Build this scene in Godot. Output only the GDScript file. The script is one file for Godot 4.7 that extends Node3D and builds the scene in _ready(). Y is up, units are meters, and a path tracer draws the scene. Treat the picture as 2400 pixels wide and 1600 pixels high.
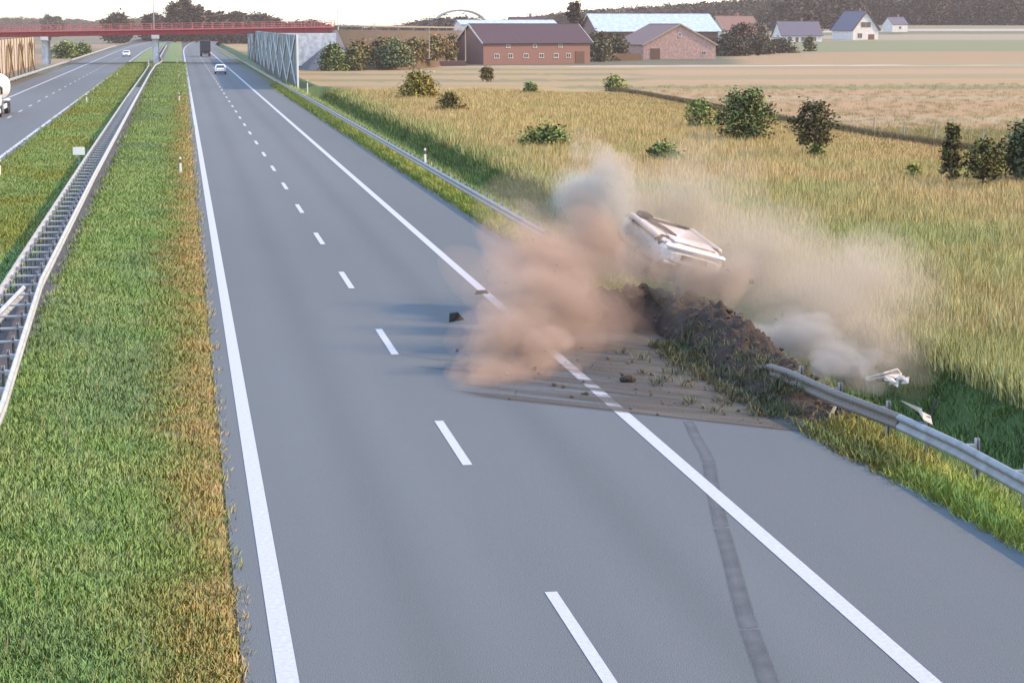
extends Node3D
# A motorway seen from a high roadside mast: x is across the road, -z runs along it, y is up, metres.

var used := {}
var rng := RandomNumberGenerator.new()
var nz := FastNoiseLite.new()
var nz2 := FastNoiseLite.new()
var M := {}

# ---------------------------------------------------------------- naming and tagging
func numbered(called: String) -> String:
	if not used.has(called):
		used[called] = 0
		return called
	used[called] += 1
	return "%s_%03d" % [called, used[called]]

func tag(o: Node3D, label: String, category: String, group := "", kind := "") -> Node3D:
	if label != "": o.set_meta("label", label)
	if category != "": o.set_meta("category", category)
	if group != "": o.set_meta("group", group)
	if kind != "": o.set_meta("kind", kind)
	return o

func thing(called: String, label: String, category: String, at := Vector3.ZERO, turn := 0.0, group := "") -> Node3D:
	var o := Node3D.new()
	o.name = numbered(called)
	add_child(o)
	o.position = at
	o.rotation.y = turn
	tag(o, label, category, group)
	return o

func copy(src: Node3D, called: String, label: String, at: Vector3, turn := 0.0) -> Node3D:
	var c: Node3D = src.duplicate()
	c.name = numbered(called)
	add_child(c)
	c.position = at
	c.rotation.y = turn
	c.set_meta("label", label)
	return c

func put(called: String, mesh: Mesh, m: Material, parent: Node = null, at := Vector3.ZERO) -> MeshInstance3D:
	var o := MeshInstance3D.new()
	o.mesh = mesh
	o.material_override = m
	if parent == null:
		o.name = numbered(called)
		add_child(o)
	else:
		o.name = called
		parent.add_child(o, true)
	o.position = at
	return o

func struct(called: String, mesh: Mesh, m: Material, parent: Node = null) -> MeshInstance3D:
	var o := put(called, mesh, m, parent)
	if parent == null: o.set_meta("kind", "structure")
	return o

# ---------------------------------------------------------------- mesh buffers
class Buf:
	var v := PackedVector3Array()
	var n := PackedVector3Array()
	var c := PackedColorArray()
	var i := PackedInt32Array()
	var col := Color.WHITE

	func quad(a: Vector3, b: Vector3, cc: Vector3, d: Vector3) -> void:   # counter-clockwise seen from outside
		var nn := (b - a).cross(cc - a).normalized()
		if nn == Vector3.ZERO: nn = (cc - a).cross(d - a).normalized()
		var k := v.size()
		v.append(a); v.append(b); v.append(cc); v.append(d)
		for _q in 4:
			n.append(nn); c.append(col)
		i.append(k); i.append(k + 2); i.append(k + 1)
		i.append(k); i.append(k + 3); i.append(k + 2)

	func tri(a: Vector3, b: Vector3, cc: Vector3) -> void:
		var nn := (b - a).cross(cc - a).normalized()
		var k := v.size()
		v.append(a); v.append(b); v.append(cc)
		for _q in 3:
			n.append(nn); c.append(col)
		i.append(k); i.append(k + 2); i.append(k + 1)

	func out_quad(a: Vector3, b: Vector3, cc: Vector3, d: Vector3, centre: Vector3) -> void:
		if (b - a).cross(cc - a).dot((a + cc) * 0.5 - centre) >= 0.0: quad(a, b, cc, d)
		else: quad(d, cc, b, a)

	func out_tri(a: Vector3, b: Vector3, cc: Vector3, centre: Vector3) -> void:
		if (b - a).cross(cc - a).dot(a - centre) >= 0.0: tri(a, b, cc)
		else: tri(cc, b, a)

	func box(at: Vector3, size: Vector3, bevel := 0.0, basis := Basis.IDENTITY) -> void:
		var h := size * 0.5
		var e := minf(bevel, minf(h.x, minf(h.y, h.z)) * 0.9)
		if e <= 0.0:
			for a in 3:
				for s in [-1.0, 1.0]:
					var p := [Vector3.ZERO, Vector3.ZERO, Vector3.ZERO, Vector3.ZERO]
					var b1 := (a + 1) % 3
					var c1 := (a + 2) % 3
					var w := [[-1.0, -1.0], [1.0, -1.0], [1.0, 1.0], [-1.0, 1.0]]
					for q in 4:
						var t := Vector3.ZERO
						t[a] = s * h[a]; t[b1] = w[q][0] * h[b1]; t[c1] = w[q][1] * h[c1]
						p[q] = at + basis * t
					out_quad(p[0], p[1], p[2], p[3], at)
			return
		var f := func(sx: float, sy: float, sz: float, a: int) -> Vector3:
			var t := Vector3(sx * (h.x - e), sy * (h.y - e), sz * (h.z - e))
			var s := Vector3(sx, sy, sz)
			t[a] = s[a] * h[a]
			return at + basis * t
		for s in [-1.0, 1.0]:
			out_quad(f.call(s, -1, -1, 0), f.call(s, 1, -1, 0), f.call(s, 1, 1, 0), f.call(s, -1, 1, 0), at)
			out_quad(f.call(-1, s, -1, 1), f.call(1, s, -1, 1), f.call(1, s, 1, 1), f.call(-1, s, 1, 1), at)
			out_quad(f.call(-1, -1, s, 2), f.call(1, -1, s, 2), f.call(1, 1, s, 2), f.call(-1, 1, s, 2), at)
			for r in [-1.0, 1.0]:
				out_quad(f.call(s, r, -1, 0), f.call(s, r, 1, 0), f.call(s, r, 1, 1), f.call(s, r, -1, 1), at)
				out_quad(f.call(s, -1, r, 0), f.call(s, 1, r, 0), f.call(s, 1, r, 2), f.call(s, -1, r, 2), at)
				out_quad(f.call(-1, s, r, 1), f.call(1, s, r, 1), f.call(1, s, r, 2), f.call(-1, s, r, 2), at)
				for q in [-1.0, 1.0]:
					out_tri(f.call(s, r, q, 0), f.call(s, r, q, 1), f.call(s, r, q, 2), at)

	func bar(a: Vector3, b: Vector3, w: float, t: float, bevel := 0.0) -> void:   # a straight bar of section w x t
		var d := (b - a)
		var z := d.normalized()
		var x := Vector3.UP.cross(z)
		if x.length() < 0.01: x = Vector3.RIGHT
		x = x.normalized()
		box((a + b) * 0.5, Vector3(w, t, d.length()), bevel, Basis(x, z.cross(x), z))

	func grid(rows: Array, closed := false, flip := false) -> void:   # rows of points, smooth
		var k := v.size()
		var m: int = rows[0].size()
		for r in rows:
			for p in r:
				v.append(p); n.append(Vector3.ZERO); c.append(col)
		var cols := m if closed else m - 1
		for r in rows.size() - 1:
			for q in cols:
				var a := k + r * m + q
				var b := k + r * m + (q + 1) % m
				var d := a + m
				var e := b + m
				var t := [a, b, e, a, e, d] if not flip else [a, e, b, a, d, e]
				for x in [0, 3]:
					var nn := (v[t[x + 2]] - v[t[x]]).cross(v[t[x + 1]] - v[t[x]])
					for y in 3:
						n[t[x + y]] += nn
						i.append(t[x + y])
		for q in range(k, v.size()):
			n[q] = n[q].normalized() if n[q].length_squared() > 0.0 else Vector3.UP

	func fan(ring: Array, centre: Vector3) -> void:   # a flat or domed end, turned away from centre
		var mid := Vector3.ZERO
		for p in ring: mid += p
		mid /= ring.size()
		for q in ring.size(): out_tri(mid, ring[q], ring[(q + 1) % ring.size()], centre)

	func tube(pts: Array, radii: Array, sides := 8, caps := true) -> void:
		var rows := []
		var side := Vector3.ZERO
		for q in pts.size():
			var d: Vector3 = (pts[mini(q + 1, pts.size() - 1)] - pts[maxi(q - 1, 0)]).normalized()
			if side == Vector3.ZERO:
				side = d.cross(Vector3.UP if absf(d.y) < 0.9 else Vector3.RIGHT).normalized()
			side = (side - d * side.dot(d)).normalized()
			var o := d.cross(side)
			var ring := []
			for s in sides:
				var a := TAU * s / sides
				ring.append(pts[q] + (side * cos(a) + o * sin(a)) * radii[q])
			rows.append(ring)
		grid(rows, true, true)
		if caps:
			fan(rows[0], pts[1])
			fan(rows[-1], pts[-2])

	func loft(rings: Array, caps := true) -> void:
		var c0 := Vector3.ZERO
		for p in rings[0]: c0 += p
		var c1 := Vector3.ZERO
		for p in rings[1]: c1 += p
		c0 /= rings[0].size(); c1 /= rings[0].size()
		var nn: Vector3 = (rings[0][1] - rings[0][0]).cross(rings[1][0] - rings[0][0])
		grid(rings, true, nn.dot(rings[0][0] - c0) < 0.0)
		if caps:
			fan(rings[0], c1)
			var c2 := Vector3.ZERO
			for p in rings[-2]: c2 += p
			fan(rings[-1], c2 / rings[0].size())

	func mesh() -> ArrayMesh:
		var a := []
		a.resize(Mesh.ARRAY_MAX)
		a[Mesh.ARRAY_VERTEX] = v; a[Mesh.ARRAY_NORMAL] = n; a[Mesh.ARRAY_COLOR] = c; a[Mesh.ARRAY_INDEX] = i
		var out := ArrayMesh.new()
		out.add_surface_from_arrays(Mesh.PRIMITIVE_TRIANGLES, a)
		return out

func box_mesh(size: Vector3, bevel := 0.0, at := Vector3.ZERO) -> ArrayMesh:
	var b := Buf.new()
	b.box(at, size, bevel)
	return b.mesh()

func oval(centre: Vector3, hw: float, hh: float, power := 2.0, count := 16, ax := Vector3.RIGHT, ay := Vector3.UP) -> Array:
	var out := []
	for q in count:
		var a := TAU * (q + 0.5) / count
		var x := signf(cos(a)) * pow(absf(cos(a)), 2.0 / power)
		var y := signf(sin(a)) * pow(absf(sin(a)), 2.0 / power)
		out.append(centre + ax * x * hw + ay * y * hh)
	return out

func sweep(b: Buf, path: Array, prof: Array, side := 1.0) -> void:   # prof: Vector2(out, up), closed; out is towards +x * side
	var rows := []
	for q in path.size():
		var d: Vector3 = path[mini(q + 1, path.size() - 1)] - path[maxi(q - 1, 0)]
		d.y = 0.0
		d = d.normalized()
		var o := Vector3(-d.z, 0, d.x) * side
		var ring := []
		for p in prof: ring.append(path[q] + o * p.x + Vector3.UP * p.y)
		rows.append(ring)
	b.loft(rows)

func ss(a: float, b: float, x: float) -> float:
	return smoothstep(a, b, x)

func rf(a: float, b: float) -> float:
	return rng.randf_range(a, b)

# ---------------------------------------------------------------- materials (base colours given linear)
func noise_tex(freq: float, lo: Color, hi: Color, seed_: int, oct := 4, size := 512, kind := FastNoiseLite.TYPE_SIMPLEX_SMOOTH, normal := 0.0) -> NoiseTexture2D:
	var f := FastNoiseLite.new()
	f.seed = seed_; f.frequency = freq; f.fractal_octaves = oct; f.noise_type = kind
	var t := NoiseTexture2D.new()
	t.width = size; t.height = size; t.seamless = true; t.noise = f
	t.generate_mipmaps = false
	if normal > 0.0:
		t.as_normal_map = true
		t.bump_strength = normal
	else:
		var g := Gradient.new()
		g.set_color(0, lo); g.set_color(1, hi)
		t.color_ramp = g
	return t

func mat(c: Color, rough := 0.8, tex: Texture2D = null, scale := 1.0, metal := 0.0, vcol := false) -> StandardMaterial3D:
	var m := StandardMaterial3D.new()
	m.albedo_color = c.linear_to_srgb()
	m.roughness = rough
	m.metallic = metal
	m.vertex_color_use_as_albedo = vcol
	if tex:
		m.albedo_texture = tex
		m.uv1_triplanar = true
		m.uv1_world_triplanar = true
		m.uv1_scale = Vector3.ONE * scale
	return m

func leafy(c: Color, back := 0.35) -> StandardMaterial3D:
	var m := mat(c, 0.75, null, 1.0, 0.0, true)
	m.cull_mode = BaseMaterial3D.CULL_DISABLED
	m.backlight_enabled = true
	m.backlight = Color(back, back, back * 0.8)
	return m

func make_materials() -> void:
	var grit := noise_tex(0.16, Color(0.66, 0.66, 0.67), Color(1, 1, 1), 3, 3, 512)
	var blot := noise_tex(0.012, Color(0.78, 0.77, 0.76), Color(1, 1, 1), 5, 5, 512)
	var fleck := noise_tex(0.05, Color(0.6, 0.58, 0.55), Color(1, 1, 1), 8, 5, 512)
	M.asphalt = mat(Color(1, 1, 1), 0.85, grit, 0.5, 0.0, true)
	M.asphalt.normal_enabled = true
	M.asphalt.normal_texture = noise_tex(0.16, Color.BLACK, Color.WHITE, 3, 3, 512, FastNoiseLite.TYPE_SIMPLEX_SMOOTH, 4.0)
	M.asphalt.normal_scale = 0.5
	M.paint = mat(Color(0.45, 0.455, 0.485), 0.7, noise_tex(0.06, Color(0.90, 0.90, 0.89), Color(1, 1, 1), 14, 4, 256), 0.6)
	M.rubber_mark = mat(Color(0.105, 0.108, 0.113), 0.75, blot, 0.25, 0.0, true)
	M.rubber_mark.transparency = BaseMaterial3D.TRANSPARENCY_ALPHA
	M.ground = mat(Color(1.25, 1.25, 1.25).clamp(), 0.95, fleck, 0.35, 0.0, true)
	M.steel = mat(Color(0.50, 0.52, 0.54), 0.5, blot, 0.3, 0.35)
	M.steel_dusty = mat(Color(0.27, 0.255, 0.235), 0.9, fleck, 0.7)
	M.shaded_steel = mat(Color(0.30, 0.33, 0.345), 0.65, blot, 0.4, 0.2)  # darker copy of the rail steel, shade of the road-facing side in its colour
	M.post_steel = mat(Color(0.40, 0.42, 0.44), 0.6, blot, 0.5, 0.3)
	M.white_plastic = mat(Color(0.78, 0.77, 0.70), 0.5)
	M.black = mat(Color(0.02, 0.02, 0.022), 0.6)
	M.reflector = mat(Color(0.5, 0.12, 0.05), 0.2)
	M.concrete = mat(Color(0.42, 0.42, 0.42), 0.9, blot, 0.15)
	M.pale_concrete = mat(Color(0.72, 0.74, 0.77), 0.9, blot, 0.12)
	M.paving = mat(Color(0.24, 0.24, 0.26), 0.95, fleck, 0.2)
	M.red_steel = mat(Color(0.38, 0.035, 0.05), 0.5, blot, 0.2)
	M.red_rail = mat(Color(0.52, 0.13, 0.13), 0.5)
	M.panel_grey = mat(Color(0.20, 0.25, 0.245), 0.85, blot, 0.2)
	M.panel_dark = mat(Color(0.10, 0.12, 0.14), 0.9, blot, 0.2)
	M.panel_light = mat(Color(0.42, 0.46, 0.46), 0.8)
	M.panel_ochre = mat(Color(0.50, 0.42, 0.20), 0.85, blot, 0.2)
	M.panel_sand = mat(Color(0.56, 0.50, 0.40), 0.85, blot, 0.2)
	M.panel_brown = mat(Color(0.20, 0.10, 0.05), 0.85, blot, 0.2)
	M.brick = mat(Color(0.40, 0.22, 0.19), 0.95, fleck, 0.4)
	M.render_pink = mat(Color(0.52, 0.34, 0.30), 0.95, blot, 0.2)
	M.render_white = mat(Color(0.78, 0.77, 0.76), 0.9, blot, 0.2)
	M.roof_dark = mat(Color(0.075, 0.045, 0.06), 0.85, blot, 0.3)
	M.roof_slate = mat(Color(0.12, 0.115, 0.16), 0.7, blot, 0.3)
	M.roof_red = mat(Color(0.24, 0.145, 0.125), 0.85, blot, 0.3)
	M.roof_white = mat(Color(0.52, 0.60, 0.76), 0.5, blot, 0.1)
	M.wood = mat(Color(0.20, 0.12, 0.08), 0.9, fleck, 0.8)
	M.pale_wood = mat(Color(0.55, 0.48, 0.38), 0.9, fleck, 0.8)
	M.glass_dark = mat(Color(0.03, 0.035, 0.045), 0.12)
	M.glass_dark.metallic_specular = 0.7
	M.car_white = mat(Color(0.80, 0.80, 0.80), 0.3)
	M.car_white.clearcoat_enabled = true
	M.car_dusty = mat(Color(0.74, 0.66, 0.60), 0.6, blot, 1.2)
	M.car_floor = mat(Color(0.72, 0.62, 0.56), 0.85, blot, 0.9)
	M.car_under = mat(Color(0.10, 0.08, 0.075), 0.8, fleck, 1.0)
	M.tank_white = mat(Color(0.82, 0.80, 0.79), 0.35)
	M.truck_dark = mat(Color(0.022, 0.028, 0.05), 0.6, blot, 0.4)
	M.tyre = mat(Color(0.028, 0.026, 0.025), 0.85)
	M.tyre_dusty = mat(Color(0.16, 0.12, 0.10), 0.95, fleck, 1.0)
	M.rim = mat(Color(0.4, 0.4, 0.42), 0.4, null, 1.0, 0.6)
	M.head_lamp = mat(Color(0.85, 0.85, 0.8), 0.1)
	M.tail_lamp = mat(Color(0.35, 0.02, 0.02), 0.2)
	M.soil = mat(Color(0.072, 0.048, 0.034), 1.0, fleck, 0.8)
	M.soil.normal_enabled = true
	M.soil.normal_texture = noise_tex(0.035, Color.BLACK, Color.WHITE, 41, 5, 512, FastNoiseLite.TYPE_SIMPLEX_SMOOTH, 9.0)
	M.soil.normal_scale = 1.4
	M.soil_grey = mat(Color(1, 1, 1), 1.0, fleck, 0.9, 0.0, true)
	M.bark = mat(Color(0.10, 0.07, 0.05), 0.95, fleck, 1.5)
	M.leaf = leafy(Color(1, 1, 1), 0.45)
	M.blade = leafy(Color(1, 1, 1), 0.3)
	M.far_leaf = mat(Color(1, 1, 1), 0.9, null, 1.0, 0.0, true)
	M.far_leaf.cull_mode = BaseMaterial3D.CULL_DISABLED

# ---------------------------------------------------------------- the lie of the land
func bump(x: float, a: float, b: float, c: float, d: float) -> float:
	return ss(a, b, x) * (1.0 - ss(c, d, x))

func land(x: float, z: float) -> float:
	var d := -z
	var y := -0.06
	if x > 12.6:
		var out := -1.15 + 0.10 * nz.get_noise_2d(x * 2.0, z * 2.0)
		if x < 16.4: out = lerpf(-0.06, -2.05, (x - 12.6) / 3.8)
		elif x < 17.6: out = -2.05
		elif x < 18.8: out = lerpf(-2.05, -0.95, (x - 17.6) / 1.2)
		elif x < 21.0: out = lerpf(-0.95, -1.15, (x - 18.8) / 2.2)
		if x > 13.0:
			out = lerpf(out, -0.35, bump(d, 258.0, 259.5, 266.0, 271.0) * ss(13.0, 17.0, x) * (1.0 - ss(44.0, 56.0, x)))
		y = out
	elif x < -22.6:
		y = lerpf(-0.06, -1.15, ss(-22.6, -26.0, x)) + 0.1 * nz.get_noise_2d(x * 2.0, z * 2.0) * ss(-24.0, -30.0, x)
	elif x > -10.1 and x < 0.8:
		y = -0.06 + 0.05 * ss(0.8, 0.2, x) * ss(-10.1, -9.4, x) + 0.02 * nz.get_noise_2d(x * 9.0, z * 9.0)
	if d > 470.0 and x > 40.0:
		y += 14.5 * ss(0.13, 0.38, x / d) * clampf((d - 480.0) / 1020.0, 0.0, 1.3)
	return y

func land_colour(x: float, z: float) -> Color:
	var d := -z
	var a := nz.get_noise_2d(x * 3.0, z * 3.0)
	var b := nz2.get_noise_2d(x, z)
	var c := Color(0.05, 0.05, 0.05)
	if x > -10.1 and x < 0.85:
		c = Color(0.16, 0.26, 0.070).lerp(Color(0.27, 0.31, 0.085), clampf(0.4 * ss(-5.5, -7.5, x) + b * 0.6 + 0.3 * a, 0.0, 1.0))
		c = c.lerp(Color(0.38, 0.26, 0.09), ss(-1.2, 0.5, x + 0.5 * a) * (1.0 - 0.7 * ss(205.0, 240.0, d)))  # orange towards the asphalt, less of it farther up the road
		if x > -5.5 and x < -3.9: c = Color(0.11, 0.105, 0.11)  # bare gravel between the rails, with their shade mixed into the grey
	elif x > 11.0 and x < 12.9: c = Color(0.20, 0.23, 0.06)
	elif x >= 12.9 and x < 17.0: c = Color(0.14, 0.21, 0.055).lerp(Color(0.23, 0.25, 0.085), clampf(a, 0.0, 1.0))
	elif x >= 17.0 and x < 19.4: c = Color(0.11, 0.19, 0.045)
	elif x >= 19.4:
		c = Color(0.50, 0.35, 0.145).lerp(Color(0.27, 0.25, 0.09), clampf(0.35 + b * 0.9 + 0.5 * a - ss(90.0, 190.0, d) * 0.6, 0.0, 1.0))
		c = c.lerp(Color(0.12, 0.15, 0.04), (1.0 - ss(19.4, 24.0, x)) * 0.6)
		c = c.lerp(Color(0.13, 0.15, 0.045), (1.0 - ss(34.0, 62.0, d)) * 0.6)
		var edge := 55.5 + 1.5 * sin(d * 0.03)
		if x > edge:
			var s := Color(0.50, 0.30, 0.125)
			if d < 165.0 - (x - edge) * 0.25: s = Color(0.42, 0.35, 0.15).lerp(Color(0.28, 0.29, 0.11), clampf(0.4 + a, 0.0, 1.0))
			elif sin(d * 0.11 + x * 0.012) > 0.75: s = Color(0.50, 0.37, 0.18)
			c = s.lerp(Color(0.48, 0.30, 0.17), clampf(b * 0.7, 0.0, 1.0))
		if d > 262.0:
			c = Color(0.46, 0.31, 0.105)
			var stripes := sin(d * 0.16 + 0.02 * x + a)
			if stripes > 0.45: c = Color(0.27, 0.24, 0.09)
			elif stripes < -0.5: c = Color(0.48, 0.31, 0.15)
			if d > 262.0 and d < 285.0 and x < 52.0: c = Color(0.24, 0.27, 0.12)
		if d > 300.0 and x > 60.0 and d < 420.0 and x > 0.23 * d: c = Color(0.50, 0.32, 0.16) if sin(d * 0.09) > -0.3 else Color(0.37, 0.29, 0.12)
		if d > 424.0 - 0.05 * x and d < 434.0 - 0.05 * x and x > 38.0: c = Color(0.66, 0.52, 0.40)
		if d > 436.0 and d < 660.0 and x < 0.28 * d: c = Color(0.14, 0.13, 0.06)
		if d > 436.0 and x > 0.28 * d:
			c = Color(0.43, 0.28, 0.125)
			if d > 560.0 and d < 700.0: c = Color(0.24, 0.25, 0.10)
			if d > 700.0 and d < 820.0: c = Color(0.40, 0.33, 0.20)
			if d > 820.0 and d < 905.0: c = Color(0.16, 0.17, 0.08)
			if d > 905.0 and d < 945.0: c = Color(0.62, 0.52, 0.42)
			if d > 945.0: c = Color(0.30, 0.26, 0.14)
	elif x < -21.0:
		c = Color(0.16, 0.18, 0.06).lerp(Color(0.34, 0.23, 0.11), clampf(0.5 + b, 0.0, 1.0))
		if d > 420.0: c = Color(0.36, 0.24, 0.13).lerp(Color(0.20, 0.18, 0.09), ss(-0.3, 0.3, sin(d * 0.02)))
		if d > 1000.0: c = Color(0.20, 0.19, 0.10)
	if d > 1150.0: c = c.lerp(Color(0.12, 0.12, 0.07), 0.6)
	return c

func build_ground() -> void:
	var xs := []
	for q in [-3000.0, -1500.0, -800.0, -450.0, -260.0, -160.0, -100.0, -70.0, -52.0, -42.0, -36.0, -32.0, -29.0, -27.0, -25.5, -24.0, -22.6, -20.5, -14.0]: xs.append(q)
	var x := -10.2
	while x < 1.0:
		xs.append(x); x += 0.35
	for q in [4.0, 8.0, 11.0, 11.3, 11.7, 12.1, 12.6, 12.9, 13.4, 14.0, 14.8, 15.6, 16.4, 17.0, 17.6, 18.0, 18.4, 18.8, 19.2, 19.5]: xs.append(q)
	x = 20.5
	while x < 66.0:
		xs.append(x); x += 1.25
	while x < 4500.0:
		xs.append(x); x *= 1.045
	var zs := []
	var z := 60.0
	while z > -5200.0:
		zs.append(z)
		z -= 2.0 if z > -150.0 else 3.0 if z > -300.0 else 6.0 if z > -470.0 else 0.03 * -z
	var b := Buf.new()
	var rows := []
	for zz in zs:
		var r := []
		for xx in xs: r.append(Vector3(xx, land(xx, zz), zz))
		rows.append(r)
	b.grid(rows, false, true)
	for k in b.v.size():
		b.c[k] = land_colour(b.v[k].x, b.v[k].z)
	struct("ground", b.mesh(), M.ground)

func bend(d: float) -> float:      # the road swings gently right beyond the bridge
	return 0.0 if d < 560.0 else (d - 560.0) * (d - 560.0) / 24000.0

func strip(b: Buf, x0: float, x1: float, z0: float, z1: float, y: float, step := 6.0, cols := 1, tint := false) -> void:
	var rows := []
	var z := z0
	var done := false
	while not done:
		if z <= z1:
			z = z1
			done = true
		var r := []
		for q in cols + 1: r.append(Vector3(lerpf(x0, x1, float(q) / cols) + bend(-z), y, z))
		rows.append(r)
		z -= step * (1.0 if z > -200.0 else 3.0)
	var k := b.v.size()
	b.grid(rows, false, true)
	if tint:
		for q in range(k, b.v.size()):
			var p := b.v[q]
			var a := nz.get_noise_2d(p.x * 2.2, p.z * 0.35)
			var e := nz2.get_noise_2d(p.x * 1.5 + 40.0, p.z * 0.6)
			var base := 0.158 + 0.022 * a
			var lane := fposmod(p.x - 1.06, 3.7) / 3.7                      # tyre-polished tracks with the oily strip between
			if p.x > 1.06 and p.x < 8.45: base *= 1.0 - 0.12 * exp(-pow((lane - 0.5) / 0.11, 2.0)) + 0.035 * (exp(-pow((lane - 0.25) / 0.10, 2.0)) + exp(-pow((lane - 0.75) / 0.10, 2.0)))
			elif p.x >= 8.45: base *= 0.96 + 0.05 * e
			b.c[q] = Color(base * 0.935 + 0.006 * e, base * 1.025, base * 1.03 - 0.005 * e)

func verge_edge(d: float) -> float:
	return 11.48 + 0.55 * (1.0 - ss(27.0, 37.0, d)) + 0.10 * nz.get_noise_2d(d * 14.0, 3.0)

func build_roads() -> void:
	var b := Buf.new()
	strip(b, 0.55, 11.5, 40.0, -1500.0, 0.0, 1.5, 58, true)
	for k in b.v.size():       # the shoulder is a little wider in the foreground, with a crumbling edge
		if b.v[k].x > 11.49 and b.v[k].z > -200.0: b.v[k].x = verge_edge(-b.v[k].z)
	var road := struct("road", b.mesh(), M.asphalt)
	b = Buf.new()
	strip(b, -20.9, -9.95, 40.0, -1500.0, 0.0, 3.0, 10, true)
	var road2 := struct("road", b.mesh(), M.asphalt)
	for e in [[road, 1.06, 0.13], [road, 8.44, 0.13], [road2, -10.4, 0.12], [road2, -17.9, 0.12]]:
		b = Buf.new()
		strip(b, e[1] - e[2], e[1] + e[2], 40.0, -1400.0, 0.008, 4.0)
		put("edge_line", b.mesh(), M.paint, e[0])
	var dash := Buf.new()
	strip(dash, -0.085, 0.085, 2.0, -2.0, 0.008, 2.0)
	var dm := dash.mesh()
	for q in 44: put("lane_dash", dm, M.paint, road, Vector3(4.76 + bend(23.8 + 12.0 * q), 0, -23.8 - 12.0 * q + 12.0))
	for q in 36: put("lane_dash", dm, M.paint, road2, Vector3(-14.1, 0, -88.0 - 12.0 * q))
	# the dark tyre mark left by the crash: pieces with gaps between, under the white line
	var pts := [Vector2(6.35, -20.5), Vector2(6.95, -23.75), Vector2(7.95, -28.85), Vector2(8.95, -33.3), Vector2(9.25, -35.2), Vector2(9.5, -37.0)]
	for q in 5:
		var p: Vector2 = pts[q]
		var r: Vector2 = pts[q + 1]
		var gap := 0.008
		b = Buf.new()
		var rows := []
		for s in 13:
			var t := lerpf(gap, 1.0 - gap, s / 12.0)
			var m := p.lerp(r, t) + Vector2(0.012 * sin((s + 12.0 * q) * 0.35), 0)
			var w := lerpf(0.15, 0.12, (q + t) / 5.0)
			rows.append([Vector3(m.x - w, 0.004, m.y), Vector3(m.x - w * 0.6, 0.004, m.y), Vector3(m.x, 0.004, m.y), Vector3(m.x + w * 0.6, 0.004, m.y), Vector3(m.x + w, 0.004, m.y)])
		b.grid(rows, false, true)
		for k in b.c.size(): b.c[k] = Color(1, 1, 1, [0.0, 0.75, 0.9, 0.75, 0.0][k % 5])
		put("tyre_mark", b.mesh(), M.rubber_mark, road)

# ---------------------------------------------------------------- crash barriers
const BEAM := [Vector2(0.0, 0.0), Vector2(0.025, 0.0), Vector2(0.08, -0.045), Vector2(0.08, -0.095), Vector2(0.02, -0.145), Vector2(0.02, -0.165), Vector2(0.08, -0.215), Vector2(0.08, -0.265), Vector2(0.025, -0.31), Vector2(0.0, -0.31), Vector2(0.05, -0.25), Vector2(0.05, -0.22), Vector2(-0.006, -0.165), Vector2(-0.006, -0.145), Vector2(0.05, -0.09), Vector2(0.05, -0.06)]

func along(path: Array, z: float) -> Vector3:
	for q in path.size() - 1:
		if z <= path[q].z and z >= path[q + 1].z:
			return path[q].lerp(path[q + 1], (path[q].z - z) / (path[q].z - path[q + 1].z))
	return path[-1]

func c_post(h: float) -> ArrayMesh:     # a C-section post
	var b := Buf.new()
	b.box(Vector3(0, h * 0.5, -0.05), Vector3(0.06, h, 0.008))
	b.box(Vector3(-0.027, h * 0.5, 0), Vector3(0.006, h, 0.092))
	b.box(Vector3(0.027, h * 0.5, 0), Vector3(0.006, h, 0.092))
	return b.mesh()

func barrier(label: String, path: Array, face: float, post_in: float, m: Material, step := 2.0, far_step := 4.0, group := "", posts := true) -> Node3D:
	var t := thing("guardrail", label, "guardrail", Vector3.ZERO, 0.0, group)
	var b := Buf.new()
	sweep(b, path, BEAM, face)
	put("rail", b.mesh(), m, t)
	if not posts: return t
	var pm := c_post(0.85)
	var sb := Buf.new()
	sb.box(Vector3(face * -0.5 * (post_in - 0.02), 0, 0), Vector3(post_in - 0.03, 0.12, 0.09), 0.01)
	var sm := sb.mesh()
	var z: float = path[0].z - 1.0
	while z > path[-1].z:
		var p := along(path, z)
		put("post", pm, M.post_steel, t, Vector3(p.x - face * post_in, p.y - 0.82, z))
		put("spacer", sm, m, t, Vector3(p.x, p.y - 0.12, z))
		z -= step if z > -200.0 else far_step
	return t

func delineator(label: String, at: Vector3, h := 0.9) -> void:
	var t := thing("delineator_post", label, "marker post", at)
	var b := Buf.new()
	b.loft([oval(Vector3.ZERO, 0.06, 0.045, 3.0, 12, Vector3.RIGHT, Vector3.BACK), oval(Vector3(0, h - 0.05, 0), 0.055, 0.04, 3.0, 12, Vector3.RIGHT, Vector3.BACK), oval(Vector3(0, h, 0), 0.035, 0.025, 3.0, 12, Vector3.RIGHT, Vector3.BACK)])
	put("post", b.mesh(), M.white_plastic, t)
	b = Buf.new()
	b.loft([oval(Vector3(0, h - 0.30, 0), 0.060, 0.045, 3.0, 12, Vector3.RIGHT, Vector3.BACK), oval(Vector3(0, h - 0.12, 0), 0.059, 0.044, 3.0, 12, Vector3.RIGHT, Vector3.BACK)])
	put("black_band", b.mesh(), M.black, t)
	put("reflector", box_mesh(Vector3(0.05, 0.13, 0.012), 0.003), M.reflector, t, Vector3(0, h - 0.21, 0.05))

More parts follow.
